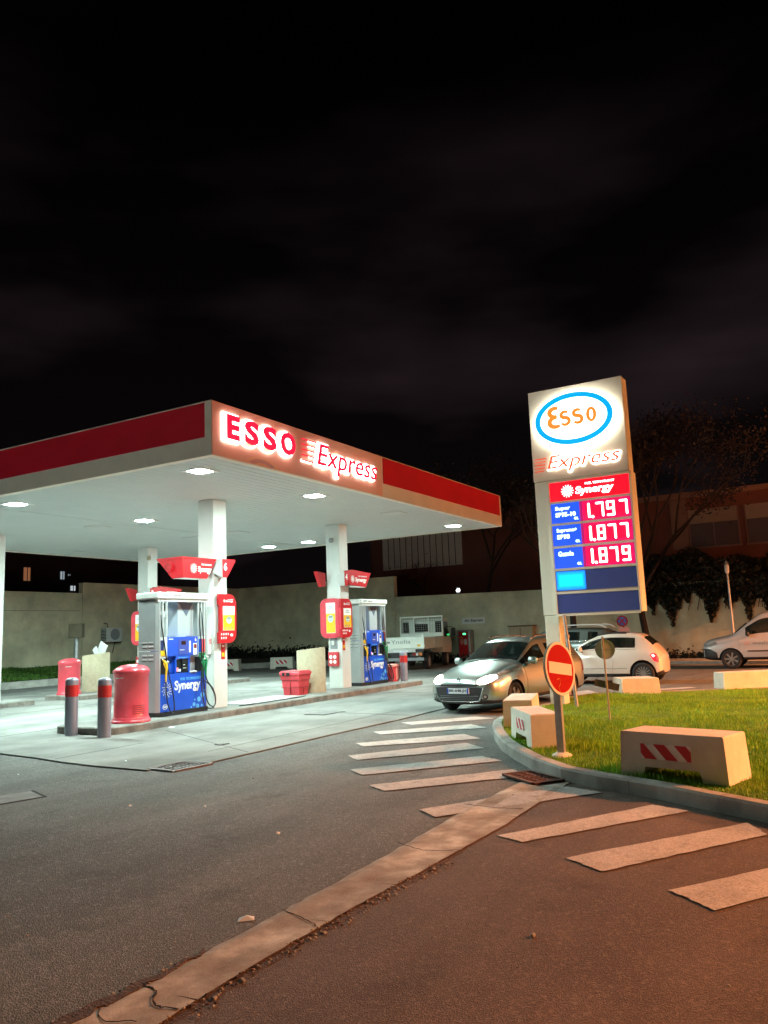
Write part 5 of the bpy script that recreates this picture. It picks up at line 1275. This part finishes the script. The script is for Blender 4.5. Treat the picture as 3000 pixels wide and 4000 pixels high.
for s, f in ((1,'l'), (-1,'R')):
    mirror(t, -.7, s*.82, 1.06, s, 'suv_grey')
    seam(bv, [(-.5,1.01), (-3.1,1.065)], f, t, 'chrome', .03, 'window_trim', .006)
    mb = MB(); mb.tube([(-1.3,s*.58,1.48), (-1.45,s*.60,1.56), (-2.0,s*.60,1.585), (-2.9,s*.59,1.575), (-3.15,s*.58,1.53), (-3.25,s*.57,1.45)], .022, 6, res=3); mb.obj('roof_rail', 'light_grey', t)
    patch(bv, [(-3.35,.9),(-3.5,.82),(-3.56,.95),(-3.42,1.05)], f, 'tail_off', 'tail_light', t, .01)
interior(t, [-1.5, -2.3], .78, .55)
# ---- white van at the right edge
t = thing('delivery_van', 'small white van with black bumper parked by the ivy wall, right edge', 'van', (28.9,3.55,0), R(90))
KA = [(.90,.34,.52,.70,.46,.76,.36), (.84,.28,.70,.78,.62,.86,.52), (.66,.26,.82,.86,.70,.95,.58), (.40,.25,.87,.92,.75,1.0,.62), (.1,.25,.885,.96,.78,1.05,.64), (-.10,.25,.89,1.0,.80,1.10,.70), (-.48,.25,.89,1.02,.81,1.42,.70), (-.86,.25,.89,1.03,.81,1.70,.66), (-.98,.25,.89,1.03,.81,1.76,.66), (-1.35,.25,.89,1.04,.81,1.81,.66), (-1.45,.25,.89,1.04,.81,1.82,.66), (-2.3,.25,.89,1.05,.81,1.83,.67), (-3.2,.25,.89,1.05,.81,1.80,.67), (-3.32,.27,.87,1.04,.80,1.74,.65), (-3.40,.34,.84,1.0,.76,1.5,.62)]
def kam(i, j):
    x = KA[i][0]
    if j in (6, 7) and -.86 < x <= -.10: return 1
    if j == 4 and -.48 >= x > -1.35: return 1
    return 2 if j == 0 else 0
body, bv = shell(t, KA, kam, ['van_white', 'glass', 'trim'], ['body', 'window', 'underbody'], (0,-2.7), (.37,.37), .89)
for x in (0, -2.7):
    for s in (-1, 1): wheel(t, x, s*.875, .315, .2, s, 1)
for s, f in ((1,'l'), (-1,'R')):
    mirror(t, -.55, s*.84, 1.1, s, 'trim')
    patch(bv, [(.92,.66), (.62,.64), (.42,.52), (.40,.27), (.9,.27)], f, 'trim', 'bumper', t, .010)
    patch(bv, [(.84,.78), (.62,.80), (.44,.88), (.38,.80), (.56,.72), (.80,.70)], f, 'lens_clear', 'headlight', t, .012)
    seam(bv, [(-.22,1.0), (-.30,.6), (-.26,.3)], f, t, 'mid_grey'); seam(bv, [(-1.4,1.7), (-1.42,.9), (-1.40,.3)], f, t, 'mid_grey')
    seam(bv, [(-.50,.56), (-1.38,.56), (-2.2,.56)], f, t, 'trim', .05, 'side_moulding', .012)
    if s == 1:
        hh = bv.ray_cast(Vector((-.9, 4, .8)), Vector((0,-1,0)))[0].y+.008
        mb = MB(); burst(mb, -.50, .80, .09, hh+.002, hh+.006, 'y', n=9); mb.obj('logo', 'pink', t)
patch(bv, [(-.6,.32),(-.62,.66),(.62,.66),(.6,.32)], 'f', 'trim', 'bumper', t, .012)
text_mesh('wesloh', -.66, .76, .60, .11, 'Y', bv.ray_cast(Vector((-.9, 4, .8)), Vector((0,-1,0)))[0].y+.008, .006, 'mid_grey', t, 'lettering')
mb = MB(); mb.tube([(-.12,.62,1.10), (-.34,.64,1.30), (-.52,.60,1.44)], .02, 5, res=2); mb.obj('wiper', 'black', t)
# ---- tipper truck
M_['truck'] = mat('white truck paint', (.80,.85,.78), .35, coat=.5, var=.06, scale=3)
M_['mesh'] = mat('wire mesh grey', (.28,.30,.28), .6)
t = thing('tipper_truck', 'white flatbed truck with dropped sides and mesh cab guard, seen from behind', 'truck', (30.07,16.5,0), R(12.5))
W2 = 1.0
mb = MB(); mb.box(-.95, 3.9, -.35, -.25, .5, .72); mb.box(-.95, 3.9, .25, .35, .5, .72); mb.box(-.95,-.85,-.9,.9,.55,.86); mb.obj('chassis', 'trim', t)
mb = MB(); mb.box(-1.02, 2.25, -W2, W2, .86, .93); mb.obj('bed_floor', 'truck', t)
mb = MB(); mb.box(-1.06, -1.02, -W2, W2, .90, 1.36); mb.box(-1.075, -1.061, -W2, W2, .90, .93); mb.box(-1.075, -1.061, -W2, W2, 1.32, 1.36); tg = mb.obj('tailgate', 'truck', t)
mb = MB()
for s in (-1, 1): mb.prism([(s*W2,1.361),(s*(W2-.16),1.361),(s*(W2-.06),1.47),(s*(W2-.01),1.47)], -1.06, -1.0, 'x')
mb.obj('tailgate_post', 'truck', t)
text_mesh('Ynolia', .42, 1.10, .84, .15, 'x', -1.0615, .004, 'mid_grey', tg, 'lettering')
mb = MB(); mb.prism([(.66,1.16),(.58,1.22),(.50,1.16),(.58,1.10)], -1.068, -1.0615, 'x'); mb.prism([(.58,1.16),(.50,1.21),(.44,1.16),(.50,1.11)], -1.074, -1.0685, 'x'); mb.obj('emblem', 'mid_grey', tg)
mb = MB(); mb.box(-1.066, -1.0615, -.84, -.70, .97, 1.05); mb.obj('yellow_label', 'yellow', tg)
for s in (-1, 1):
    mb = MB(); mb.box(-1.02, 2.25, s*W2-s*.04, s*W2, .93, 1.33); mb.box(-1.02, 2.25, s*W2, s*(W2+.015), .93, .97); mb.box(.6, .68, s*W2, s*(W2+.02), .97, 1.33); mb.obj('side_board', 'truck', t)
mb = MB()
for y in (-W2+.02, -.34, .34, W2-.02): mb.box(2.26, 2.32, y-.022, y+.022, .94, 2.24)
mb.box(2.255, 2.325, -W2, W2, 2.19, 2.25); mb.box(2.255, 2.325, -W2, W2, 1.33, 1.50); mb.box(2.26, 2.32, -W2, W2, .94, 1.32); gd = mb.obj('cab_guard', 'truck', t)
mb = MB()
for k in range(19): y = -W2+.05+k*.105; mb.box(2.28, 2.287, y-.004, y+.004, 1.5, 2.19)
for k in range(7): z = 1.56+k*.095; mb.box(2.288, 2.295, -W2+.03, W2-.03, z-.004, z+.004)
mb.obj('wire_mesh', 'mesh', gd)
mb = MB(); mb.prism([(2.45,.62),(4.15,.55),(4.2,1.0),(3.95,1.25),(3.55,2.02),(3.3,2.12),(2.5,2.12),(2.42,2.0)], -.93, .93, 'y'); cb = mb.obj('cab', 'truck', t)
mb = MB(); mb.box(2.405, 2.419, -.33, .33, 1.55, 1.9); mb.box(2.405, 2.419, -.9, -.62, 1.5, 2.0); mb.box(2.405, 2.419, .62, .9, 1.5, 2.0); mb.obj('rear_window', 'glass_dark', cb)
for s in (-1, 1):
    mb = MB(); mb.prism([(2.75,1.3),(3.75,1.3),(3.45,1.95),(2.8,1.98)], s*.931, s*.938, 'y'); mb.obj('side_window', 'glass_dark', cb)
    mb = MB(); mb.tube([(3.7,s*.93,1.75),(3.75,s*1.12,1.7),(3.75,s*1.14,1.45),(3.7,s*1.0,1.3)], .015, 6); mb.box(3.68, 3.76, s*1.04, s*1.24, 1.32, 1.68, bev=.03); mb.obj('wing_mirror', 'black', t)
    for x in (0, 3.3): wheel(t, x, s*.92, .33, .22, s, 1, 'mesh')
    mb = MB(); mb.box(-.45, .45, s*.98, s*.66, .68, .74); mb.box(.42, .47, s*.98, s*.66, .35, .70); mb.box(-.47, -.42, s*.98, s*.66, .35, .70); mb.obj('mudguard', 'black', t)
    mb = MB(); mb.box(-1.14, -1.1, s*.52, s*.92, .60, .72, 0); l_ = mb.obj('tail_light', 'tail_off', t)
    mb = MB(); mb.box(-1.15, -1.141, s*.80, s*.915, .605, .715, 0); mb.box(-1.15, -1.141, s*.66, s*.76, .605, .715, 1); mb.obj('lamp_segment', ['amber', 'lens_clear'], l_)
mb = MB(); mb.box(-1.16, -1.08, -.98, .98, .40, .52); mb.obj('rear_bumper', 'mid_grey', t)
mb = MB(); mb.box(-1.10, -1.06, -.62, .62, .74, .86); b_ = mb.obj('plate_carrier', 'light_grey', t); MB().box(-1.106, -1.1005, -.3, .3, .755, .845).obj('number_plate', 'plate', b_)
mb = MB(); mb.box(-1.10, -1.05, -.30, .45, .53, .73); mb.obj('towing_plate', 'black', t)
# things inside view of the load bed
# ================================================================== WALLS AND BACKGROUND
def wall(name, pts, h, th, label, m='wall', cap=True):
    # pts: [(x,y,topz),...]; thickness to the left of the direction of travel
    t = thing(name, label, 'wall', (pts[0][0], pts[0][1], 0), world=True)
    mb = MB()
    for a, b in zip(pts, pts[1:]):
        p = Vector(a[:2]); q = Vector(b[:2]); n = Vector((-(q-p).y, (q-p).x)).normalized()*th
        vs = [(*p,-.2), (*q,-.2), (*(q+n),-.2), (*(p+n),-.2), (*p,a[2]), (*q,b[2]), (*(q+n),b[2]), (*(p+n),a[2])]
        mb.add(vs, [(0,1,5,4),(1,2,6,5),(2,3,7,6),(3,0,4,7),(4,5,6,7)])
    mb.obj('masonry', m, t)
    if cap:
        mb = MB()
        for a, b in zip(pts, pts[1:]):
            p = Vector(a[:2]); q = Vector(b[:2]); n = Vector((-(q-p).y, (q-p).x)).normalized()
            vs = [(*(p-n*.03),a[2]+.002), (*(q-n*.03),b[2]+.002), (*(q+n*(th+.03)),b[2]+.002), (*(p+n*(th+.03)),a[2]+.002)]
            vs += [(x, y, z+.06) for x, y, z in vs]
            mb.add(vs, [(0,3,2,1),(4,5,6,7),(0,1,5,4),(1,2,6,5),(2,3,7,6),(3,0,4,7)])
        mb.obj('coping', m, t)
    return t
WY = 31.4; WX = 36.5
wall('boundary_wall', [(25.45,WY,4.42),(WX+.3,WY,4.42)], 0, .3, 'higher part of the back wall, behind the air-conditioning unit')
wall('boundary_wall', [(5,WY+.02,3.92),(25.43,WY+.02,3.92)], 0, .28, 'lower left part of the back wall with a thin line across')

lw = bpy.data.objects['boundary_wall.001']; MB().box(5, 25.3, WY-.012, WY+.019, 3.14, 3.16).obj('ledge', 'stain', lw)
wall('boundary_wall', [(WX,WY-.01,4.42),(36.3,20.6,4.42)], 0, .3, 'tall shaded wall behind the truck and striped blocks')
wall('boundary_wall', [(36.3,20.58,3.33),(35.4,8.5,3.15),(34.4,2.5,3.05),(33.2,-7,3.0)], 0, .3, 'long beige wall behind the cars, carrying the air pump sign')
# verge with low hedge along the walls
mb = MB()
K2 = [(10,28.0), (22,27.9), (31.8,27.8), (33.6,26.6), (35.3,22), (35.3,19.6)]
for a, b in zip(K2, K2[1:]):
    p = Vector(a); q = Vector(b); n = Vector((-(q-p).y, (q-p).x)).normalized()*.22
    vs = [(*p,0), (*q,0), (*q,.27), (*p,.27), (*(q+n),.27), (*(p+n),.27)]; mb.add(vs, [(0,1,2,3),(3,2,4,5)])
struct(mb.obj('kerb', 'kerb'))
mb = MB(); mb.add([(5,28.15,.25),(31.9,28.0,.25),(33.8,26.7,.25),(35.5,22,.25),(35.5,19.6,.2),(WX,19.6,.3),(WX,WY,.66),(5,WY,.66)], [(0,1,6,7),(1,2,6),(2,3,6),(3,4,5,6)])
struct(mb.obj('bank', 'soil'))
def bankz(x, y): return .25+(y-28)/(WY-28)*.4 if x < 32 else .28
grass_field('grass', [(8,28.2),(31.9,28.1),(31.9,31.3),(8,31.3)], 26000, .12, .02, bankz, 'grass2', label='green lawn strip at the foot of the back wall', bend=.6)
def leaves(name, pts, size, m, parent=None, jitter=.5, flat=None):
    n = len(pts); P = np.array(pts); a = rng.normal(size=(n,3)); a /= np.linalg.norm(a, axis=1)[:,None]
    b = rng.normal(size=(n,3)); b -= (b*a).sum(1)[:,None]*a; b /= np.linalg.norm(b, axis=1)[:,None]
    s = size*(rng.uniform(.5,1.3,n))[:,None]
    V = np.stack([P-a*s-b*s*.1, P-b*s*.5, P+a*s, P+b*s*.6], 1).reshape(-1,3)
    me = bpy.data.meshes.new(name); me.from_pydata(V.tolist(), [], [(4*i,4*i+1,4*i+2,4*i+3) for i in range(n)])
    me.materials.append(M_[m]); me.update(); o = bpy.data.objects.new(name, me); C.objects.link(o)
    if parent is not None: attach(o, parent)
    return o
# low dark hedge on the bank by the tall wall
t = thing('hedge', 'low dark hedge along the foot of the tall shaded wall', 'hedge', (35.6,25,.3), world=True)
pts = []
for k in range(5200):
    y = rng.uniform(20, 31); pts.append((35.7+rng.uniform(-.45,.45)-(y > 27)*.2*(y-27), y, .35+abs(rng.normal(0,.28))))
for k in range(2600):
    x = rng.uniform(31, 35.5); pts.append((x, 30.6+rng.uniform(-.5,.5), .65+abs(rng.normal(0,.2))))
leaves('foliage', pts, .10, 'leaf', t)
mb = MB(); [mb.tube([(35.7,y,.25),(35.72,y+.05,.6)], .02, 5, res=2) for y in np.arange(20.5,31,.9)]; mb.obj('stems', 'bark', t)

# verge strip at the foot of the right wall
mb = MB(); mb.prism([(32.2,14.5),(31.9,8),(30.9,2.5),(29.8,-7),(33.6,-7),(34.6,2.5),(35.6,8.5),(36.3,14.5)][::-1], .002, .10, 'z'); struct(mb.obj('pavement', 'kerb'))
t = thing('ground_cover', 'dark low plants along the foot of the right wall', 'plants', (34,5,.1), world=True)
pts = []
for k in range(5200):
    y = rng.uniform(-4, 19); xw = 33.5+(y+7)*.105+(-.2 if y > 8 else 0); pts.append((xw-rng.uniform(.05,1.1), y, .10+abs(rng.normal(0,.13))))
leaves('foliage', pts, .09, 'leaf', t); t['kind'] = 'stuff'
# ivy over the right wall
def wallx(y): return 33.2+(y+7)*.1263 if y < 2.5 else (34.4+(y-2.5)*.1667 if y < 8.5 else 35.4+(y-8.5)*.075)
t = thing('ivy', 'dark ivy mass hanging over the right wall in ragged points', 'ivy', (34.8,4,3), world=True)
def drip(y):   # lower limit of the foliage
    z = 2.75
    for c, wdt, zl in ((7.35,.55,1.95),(6.55,.65,1.35),(5.9,.35,2.3),(4.95,.50,1.3),(4.2,.5,1.95),(3.55,.45,1.4),(2.6,.9,1.5),(1.9,.7,1.75),(.8,.8,2.3),(9.2,.5,2.55),(10.2,.35,2.45),(11.2,.3,2.75),(-1.5,1,2.2)):
        d = abs(y-c)/wdt
        if d < 1: z = min(z, zl+(2.75-zl)*d**.75)
    return z+.10*math.sin(y*17)+.07*math.sin(y*41)
pts = []
while len(pts) < 30000:
    y = rng.uniform(-5, 12.2); top = 4.25+.25*math.sin(y*1.3)+.15*math.sin(y*3.7) - max(0, y-7.6)*.22
    z = rng.uniform(1.2, top)
    if z < drip(y): continue
    x = wallx(y)-.02-abs(rng.normal(0,.12))-.35*max(0, min(1,(z-2.6)/1.2))*rng.random()
    if z > 3.05: x = wallx(y)+rng.uniform(-.55,.9)
    pts.append((x, y, z))
leaves('foliage', pts, .085, 'leaf', t)
mb = MB()
for k in range(16):
    y = rng.uniform(-3, 8.5); x = wallx(y)-.05; mb.tube([(x+.3,y,3.2),(x,y+.05,3.15),(x-.02,y-.05,2.6),(x-.03,y+.08,2.0)], .014, 5)
mb.obj('stems', 'bark', t)
def tree(name, label, base, h, spread, nleaf, m, lean=(0,0), sparse=True, r0=.14, crown0=.45, lsz=.07, seed=1):
    rn = random.Random(seed); t = thing(name, label, 'tree', base, world=False); mb = MB(); tips = []
    def grow(p, d, ln, r, lv):
        q = p+d*ln; mid = p.lerp(q, .5)+Vector((rn.uniform(-1,1), rn.uniform(-1,1), 0))*ln*.06
        mb.tube([p, mid, q], r, 7 if lv < 2 else 4, res=3, taper=r*.62)
        if lv >= 4: tips.append(q); return
        tips.append(q) if lv > 2 else None
        for k in range(3 if lv else 4):
            a = rn.uniform(0, 2*PI); tl = rn.uniform(.35, .9); e = (d+Vector((math.cos(a), math.sin(a), rn.uniform(-.1,.35)))*tl).normalized()
            grow(q if k else p.lerp(q, .8), e, ln*rn.uniform(.62,.85)*(spread if lv == 0 else 1), r*.6, lv+1)
    grow(Vector((0,0,0)), Vector((lean[0], lean[1], 1)).normalized(), h*crown0, r0, 0)
    mb.obj('trunk', 'bark', t)
    pts = []
    for k in range(nleaf):
        c = rn.choice(tips); pts.append(tuple(c+Vector((rn.gauss(0,1), rn.gauss(0,1), rn.gauss(0,.8)))*.38))
    leaves('crown', pts, lsz, m, t); return t
tree('tree', 'slim dark tree trunk seen just right of the pylon leg', (30.5,9.35,0), 5.5, .8, 900, 'leaf', r0=.15, crown0=.62, seed=3)
tree('tree', 'bare-branched tree behind the wall, left of the pylon', (38.5,16.5,2.0), 7.5, .9, 5000, 'leaf2', lean=(0,-.2), r0=.12, crown0=.4, seed=11)
tree('tree', 'thin sparse tree leaning over the wall under the price panels', (34.0,7.3,0), 8.5, 1.0, 11000, 'leaf2', lean=(.15,.12), r0=.17, crown0=.42, seed=5)
# buildings beyond the walls
t = thing('building', 'terracotta building with wide windows behind the ivy', 'building', (44,-4,0), world=True)
mb = MB(); mb.box(44, 56, -26, 12.5, 0, 8.0); mb.obj('wall', 'building', t)
mb = MB(); mb.box(43.7, 56.3, -26.3, 12.8, 8.0, 8.25); mb.obj('roof', 'building_pale', t)
def win(x, y0, y1, z0, z1, par, shut=.55, nm='window'):
    mb = MB(); mb.box(x-.02, x-.004, y0, y1, z0, z1); f = mb.obj(nm, 'window_brown', par)
    mb = MB(); mb.box(x-.05, x-.022, y0, y1, z1-.72, z1+.02); mb.obj('roller_shutter', 'shutter_brown', f) if shut else None
    mb = MB(); mb.box(x-.06, x-.023, y1-.06, y1, z0, z1); mb.box(x-.06, x-.023, y0, y0+.06, z0, z1); mb.box(x-.045, x-.023, (y0+y1)/2-.02, (y0+y1)/2+.02, z0, z1-.73); mb.box(x-.12, x-.023, y0-.05, y1+.05, z0-.08, z0); mb.obj('frame', 'building_pale', f)
for y1 in (7.0, 4.25, 1.5, -1.25, -4.0): win(44, y1-2.45, y1, 5.35, 7.3, t)
mb = MB(); mb.box(43.9, 43.996, 7.05, 7.85, 5.3, 7.95); mb.obj('pilaster', 'building_pale', t)
t = thing('building', 'dark brown building with pale ribbed shutter above the truck', 'building', (43,20,0), world=True)
mb = MB(); mb.box(44, 58, 13.5, 26.6, 0, 8.6); mb.obj('wall', 'building', t)
mb = MB(); y = 25.65
mb.box(43.9, 43.985, 20.1, 25.65, 5.48, 8.3); sh = mb.obj('ribbed_shutter', 'shutter', t)
mb = MB()
for k in range(1, 13): mb.box(43.885, 43.8995, 25.65-k*.427-.02, 25.65-k*.427+.02, 5.5, 8.28)
mb.obj('rib', 'dark_build', sh)
mb = MB(); mb.box(43.6, 58.3, 13.2, 26.9, 8.6, 8.8); mb.obj('roof', 'dark_build', t)
tree('bare_shrub', 'leafless shrub reaching up before the pale ribbed shutter', (40.5,20.6,2.6), 3.6, 1.0, 150, 'leaf2', lean=(0,.35), r0=.05, crown0=.35, lsz=.05, seed=9)
t = thing('building', 'unlit apartment block with small lit windows far left', 'building', (30,45,0), world=True)
mb = MB(); mb.box(22, 43.5, 45, 58, 0, 10.5); mb.obj('wall', 'dark_build', t)
mb = MB(); mb.box(21.7, 43.8, 44.7, 58.3, 10.5, 10.8); mb.obj('roof', 'dark_build', t)
for x, z, c, s, wv, hv in ((32.12,6.12,(1,.42,.2),.12,.22,.42), (34.76,6.15,(.75,.9,1),.2,.14,.26), (35.61,5.32,(.85,.95,1),.3,.18,.16), (35.3,6.2,(.6,.8,1),.12,.08,.05)):
    mb = MB(); mb.box(x-wv, x+wv, 44.93, 44.98, z-hv, z+hv); f = mb.obj('window', emis('lit window %.1f' % x, c, s), t)
    mb = MB(); mb.box(x-.02, x+.02, 44.9, 44.928, z-hv, z+hv); mb.obj('frame', 'dark_build', f)
# small lit lamp on the dark building
t = thing('wall_lamp', 'small bright white lamp above the beige wall', 'lamp', (40,19.0,3.7), world=True)
M_['spot'] = emis('lit lamp glass', (.9,1,1), 30)
mb = MB(); mb.box(40.0, 40.06, 18.55, 18.75, 3.6, 3.86); mb.cyl((40.03,18.65,3.6), (40.03,18.65,1.5), .03); mb.obj('housing', 'mid_grey', t)
mb = MB(); mb.box(39.96, 39.999, 18.57, 18.73, 3.68, 3.76); mb.obj('glass', 'spot', t)
# things on the walls
t = thing('air_conditioner', 'grey air-conditioning unit fixed on the back wall', 'air conditioner', (26.45,WY,2.0))
mb = MB(); mb.box(0, .95, -.50, -.08, -.35, .32, bev=.02); c_ = mb.obj('case', 'light_grey', t)
mb = MB(); mb.cyl((.5,-.501,0),(.5,-.52,0), .27, n=28); mb.obj('fan_grille', 'mid_grey', c_)
mb = MB(); [mb.box(-.015, -.001, -.46, -.12, -.28+.07*k, -.245+.07*k) for k in range(8)]; mb.obj('side_louvre', 'hole', c_)
mb = MB(); mb.box(.05, .1, -.5, 0, -.42, -.36); mb.box(.85, .9, -.5, 0, -.42, -.36); mb.tube([(.2,-.3,.3),(.2,-.3,.5),(.2,-.05,.55)], .02, 6); mb.tube([(.75,-.2,-.38),(.75,-.1,-.7),(.75,-.03,-.9)], .02, 6); mb.obj('bracket', 'rust', t)
t = thing('junction_post', 'grey post with a square box on top, behind the sandstone cylinder', 'post', (21.6,27.0,0))
mb = MB(); mb.cyl((0,0,0), (0,0,1.85), .10, n=14); mb.obj('post', 'steel', t)
mb = MB(); mb.box(-.26, .26, -.26, .26, 1.85, 2.42, bev=.02, T=Matrix.Rotation(R(38), 4, 'Z')); mb.obj('box', 'dark_box', t)
t = thing('air_sign', 'white Air Express sign on the beige wall', 'sign', (35.95,16,1.95), world=True)
AX = wallx(16)-.03
mb = MB(); mb.box(AX-.02, AX, 15.42, 16.62, 1.84, 2.13); mb.obj('board', 'white_panel', t)
text_mesh('Air Express', 16.52, 1.90, 1.02, .17, 'x', AX-.0205, .006, 'rust', t, 'lettering', bold=.03, shear=.25)
t = thing('air_machine', 'red tyre-air machine with green display below the Air Express sign', 'air machine', (35.6,16.4,.1), world=True)
mb = MB(); mb.box(AX-.45, AX-.02, 16.05, 16.70, .05, 1.55, bev=.02); mb.obj('cabinet', 'mid_grey', t)
mb = MB(); mb.box(AX-.47, AX-.452, 16.16, 16.64, .3, 1.47); f = mb.obj('front', 'red', t)
M_['green_lit'] = emis('green display', (.05,1,.25), 2.5)
MB().box(AX-.485, AX-.472, 16.26, 16.40, 1.33, 1.40).obj('display', 'green_lit', f)
mb = MB(); mb.box(AX-.48, AX-.472, 16.2, 16.36, .85, 1.12, 0); mb.box(AX-.48, AX-.472, 16.42, 16.6, 1.18, 1.22, 1); mb.prism(ell(16.48, 1.0, .1, .14, 14), AX-.478, AX-.472, 'x', 2); mb.obj('print', ['light_grey', 'yellow', 'pink'], f)
mb = MB(); mb.box(AX-.49, AX-.45, 16.05, 16.10, .1, 1.5); mb.obj('edge_strip', 'light_grey', t)
t = thing('wall_cabinet', 'beige cabinet on the wall behind the silver car', 'cabinet', (35.8,13.4,.1), world=True)
mb = MB(); mb.box(35.25, 35.72, 12.80, 13.98, .05, 1.62, bev=.02); mb.obj('case', 'sand', t)
mb = MB(); mb.box(35.2, 35.76, 12.74, 14.0, 1.625, 1.67); mb.obj('top', 'rust', t); MB().box(35.235, 35.248, 13.38, 13.40, .2, 1.55).obj('door_gap', 'hole', t)
t = thing('no_parking_sign', 'small round blue and red no-parking sign above the white hatchback', 'road sign', (31,7.63,0), world=True)
mb = MB(); mb.cyl((31.0,7.60,0), (31.0,7.64,1.85), .028, n=10); mb.obj('post', 'rust', t)
mb = MB(); mb.prism(ell(7.64,1.665,.21,.21,32), 30.94, 30.965, 'x', 0); mb.obj('disc', 'sign_red', t)
mb = MB(); mb.prism(ell(7.64,1.665,.165,.165,32), 30.932, 30.939, 'x', 0); mb.obj('blue_face', 'blue_sign', t)
mb = MB(); mb.ribbon([Vector((7.53,1.775)), Vector((7.75,1.555))], .04, 30.925, 30.931, 'x', 0, False); mb.ribbon([Vector((7.53,1.555)), Vector((7.75,1.775))], .04, 30.921, 30.9245, 'x', 0, False); mb.obj('cross', 'sign_red', t)
mb = MB(); mb.box(30.94, 30.96, 7.40, 7.78, 1.27, 1.43, T=None); mb.obj('plate', 'pink', t)
t = thing('small_lamp_post', 'thin unlit lamp post against the ivy at right', 'lamp post', (31.6,3.85,.1))
mb = MB(); mb.cyl((0,0,0), (0,0,3.15), .055, .035, n=10); mb.obj('pole', 'steel', t)
mb = MB(); mb.lathe([(.05,3.15),(.075,3.2),(.085,3.42),(.05,3.47)], 12); mb.obj('lantern', 'sign_white', t)
mb = MB(); mb.lathe([(.095,3.472),(.05,3.55),(.01,3.62)], 12); mb.obj('cap', 'mid_grey', t)
# sodium street lamps of the road to the right, and an added white fill lamp behind (all out of the picture)
M_['sodium'] = emis('sodium lamp glass', (1,.40,.16), 30)
def street_lamp(x, y, h, aim, power, label, col=(1,.32,.11), blend=.5, spot=160):
    t = thing('street_lamp', label, 'street lamp', (x, y, 0), R(aim), 'street lamps beside the road')
    mb = MB(); mb.tube([(0,0,0),(0,0,h*.5),(0,0,h-1),(.4,0,h-.15),(1.5,0,h+.15)], .09, 10, taper=.04); mb.obj('pole', 'steel', t)
    mb = MB(); mb.box(1.4, 2.4, -.17, .17, h+.05, h+.24, bev=.05); hd = mb.obj('head', 'mid_grey', t)
    mb = MB(); mb.box(1.5, 2.3, -.13, .13, h+.01, h+.049); mb.obj('glass', 'sodium', hd)
    ld = bpy.data.lights.new('pole_light', 'SPOT'); ld.energy = power; ld.color = col; ld.shadow_soft_size = .14; ld.spot_size = R(spot); ld.spot_blend = blend
    lo = bpy.data.objects.new('pole_light', ld); C.objects.link(lo); lo.parent = t; lo.location = (1.9, 0, h-.06)
street_lamp(13.2, -12.6, 8.2, 100, SODIUM_W*1.0, 'tall orange street lamp beside the road, right of the viewer and outside the picture')
street_lamp(27, -20.5, 8.8, 96, SODIUM_W*10, 'tall orange street lamp farther down the road, just outside the right border')
street_lamp(-30, 12, 6.5, 5, SODIUM_W*8, 'added white fill lamp on a street pole behind the viewer, outside the picture', col=(.93,1,.90))  # fill added to brighten the left fascia and foreground; no such lamp seen
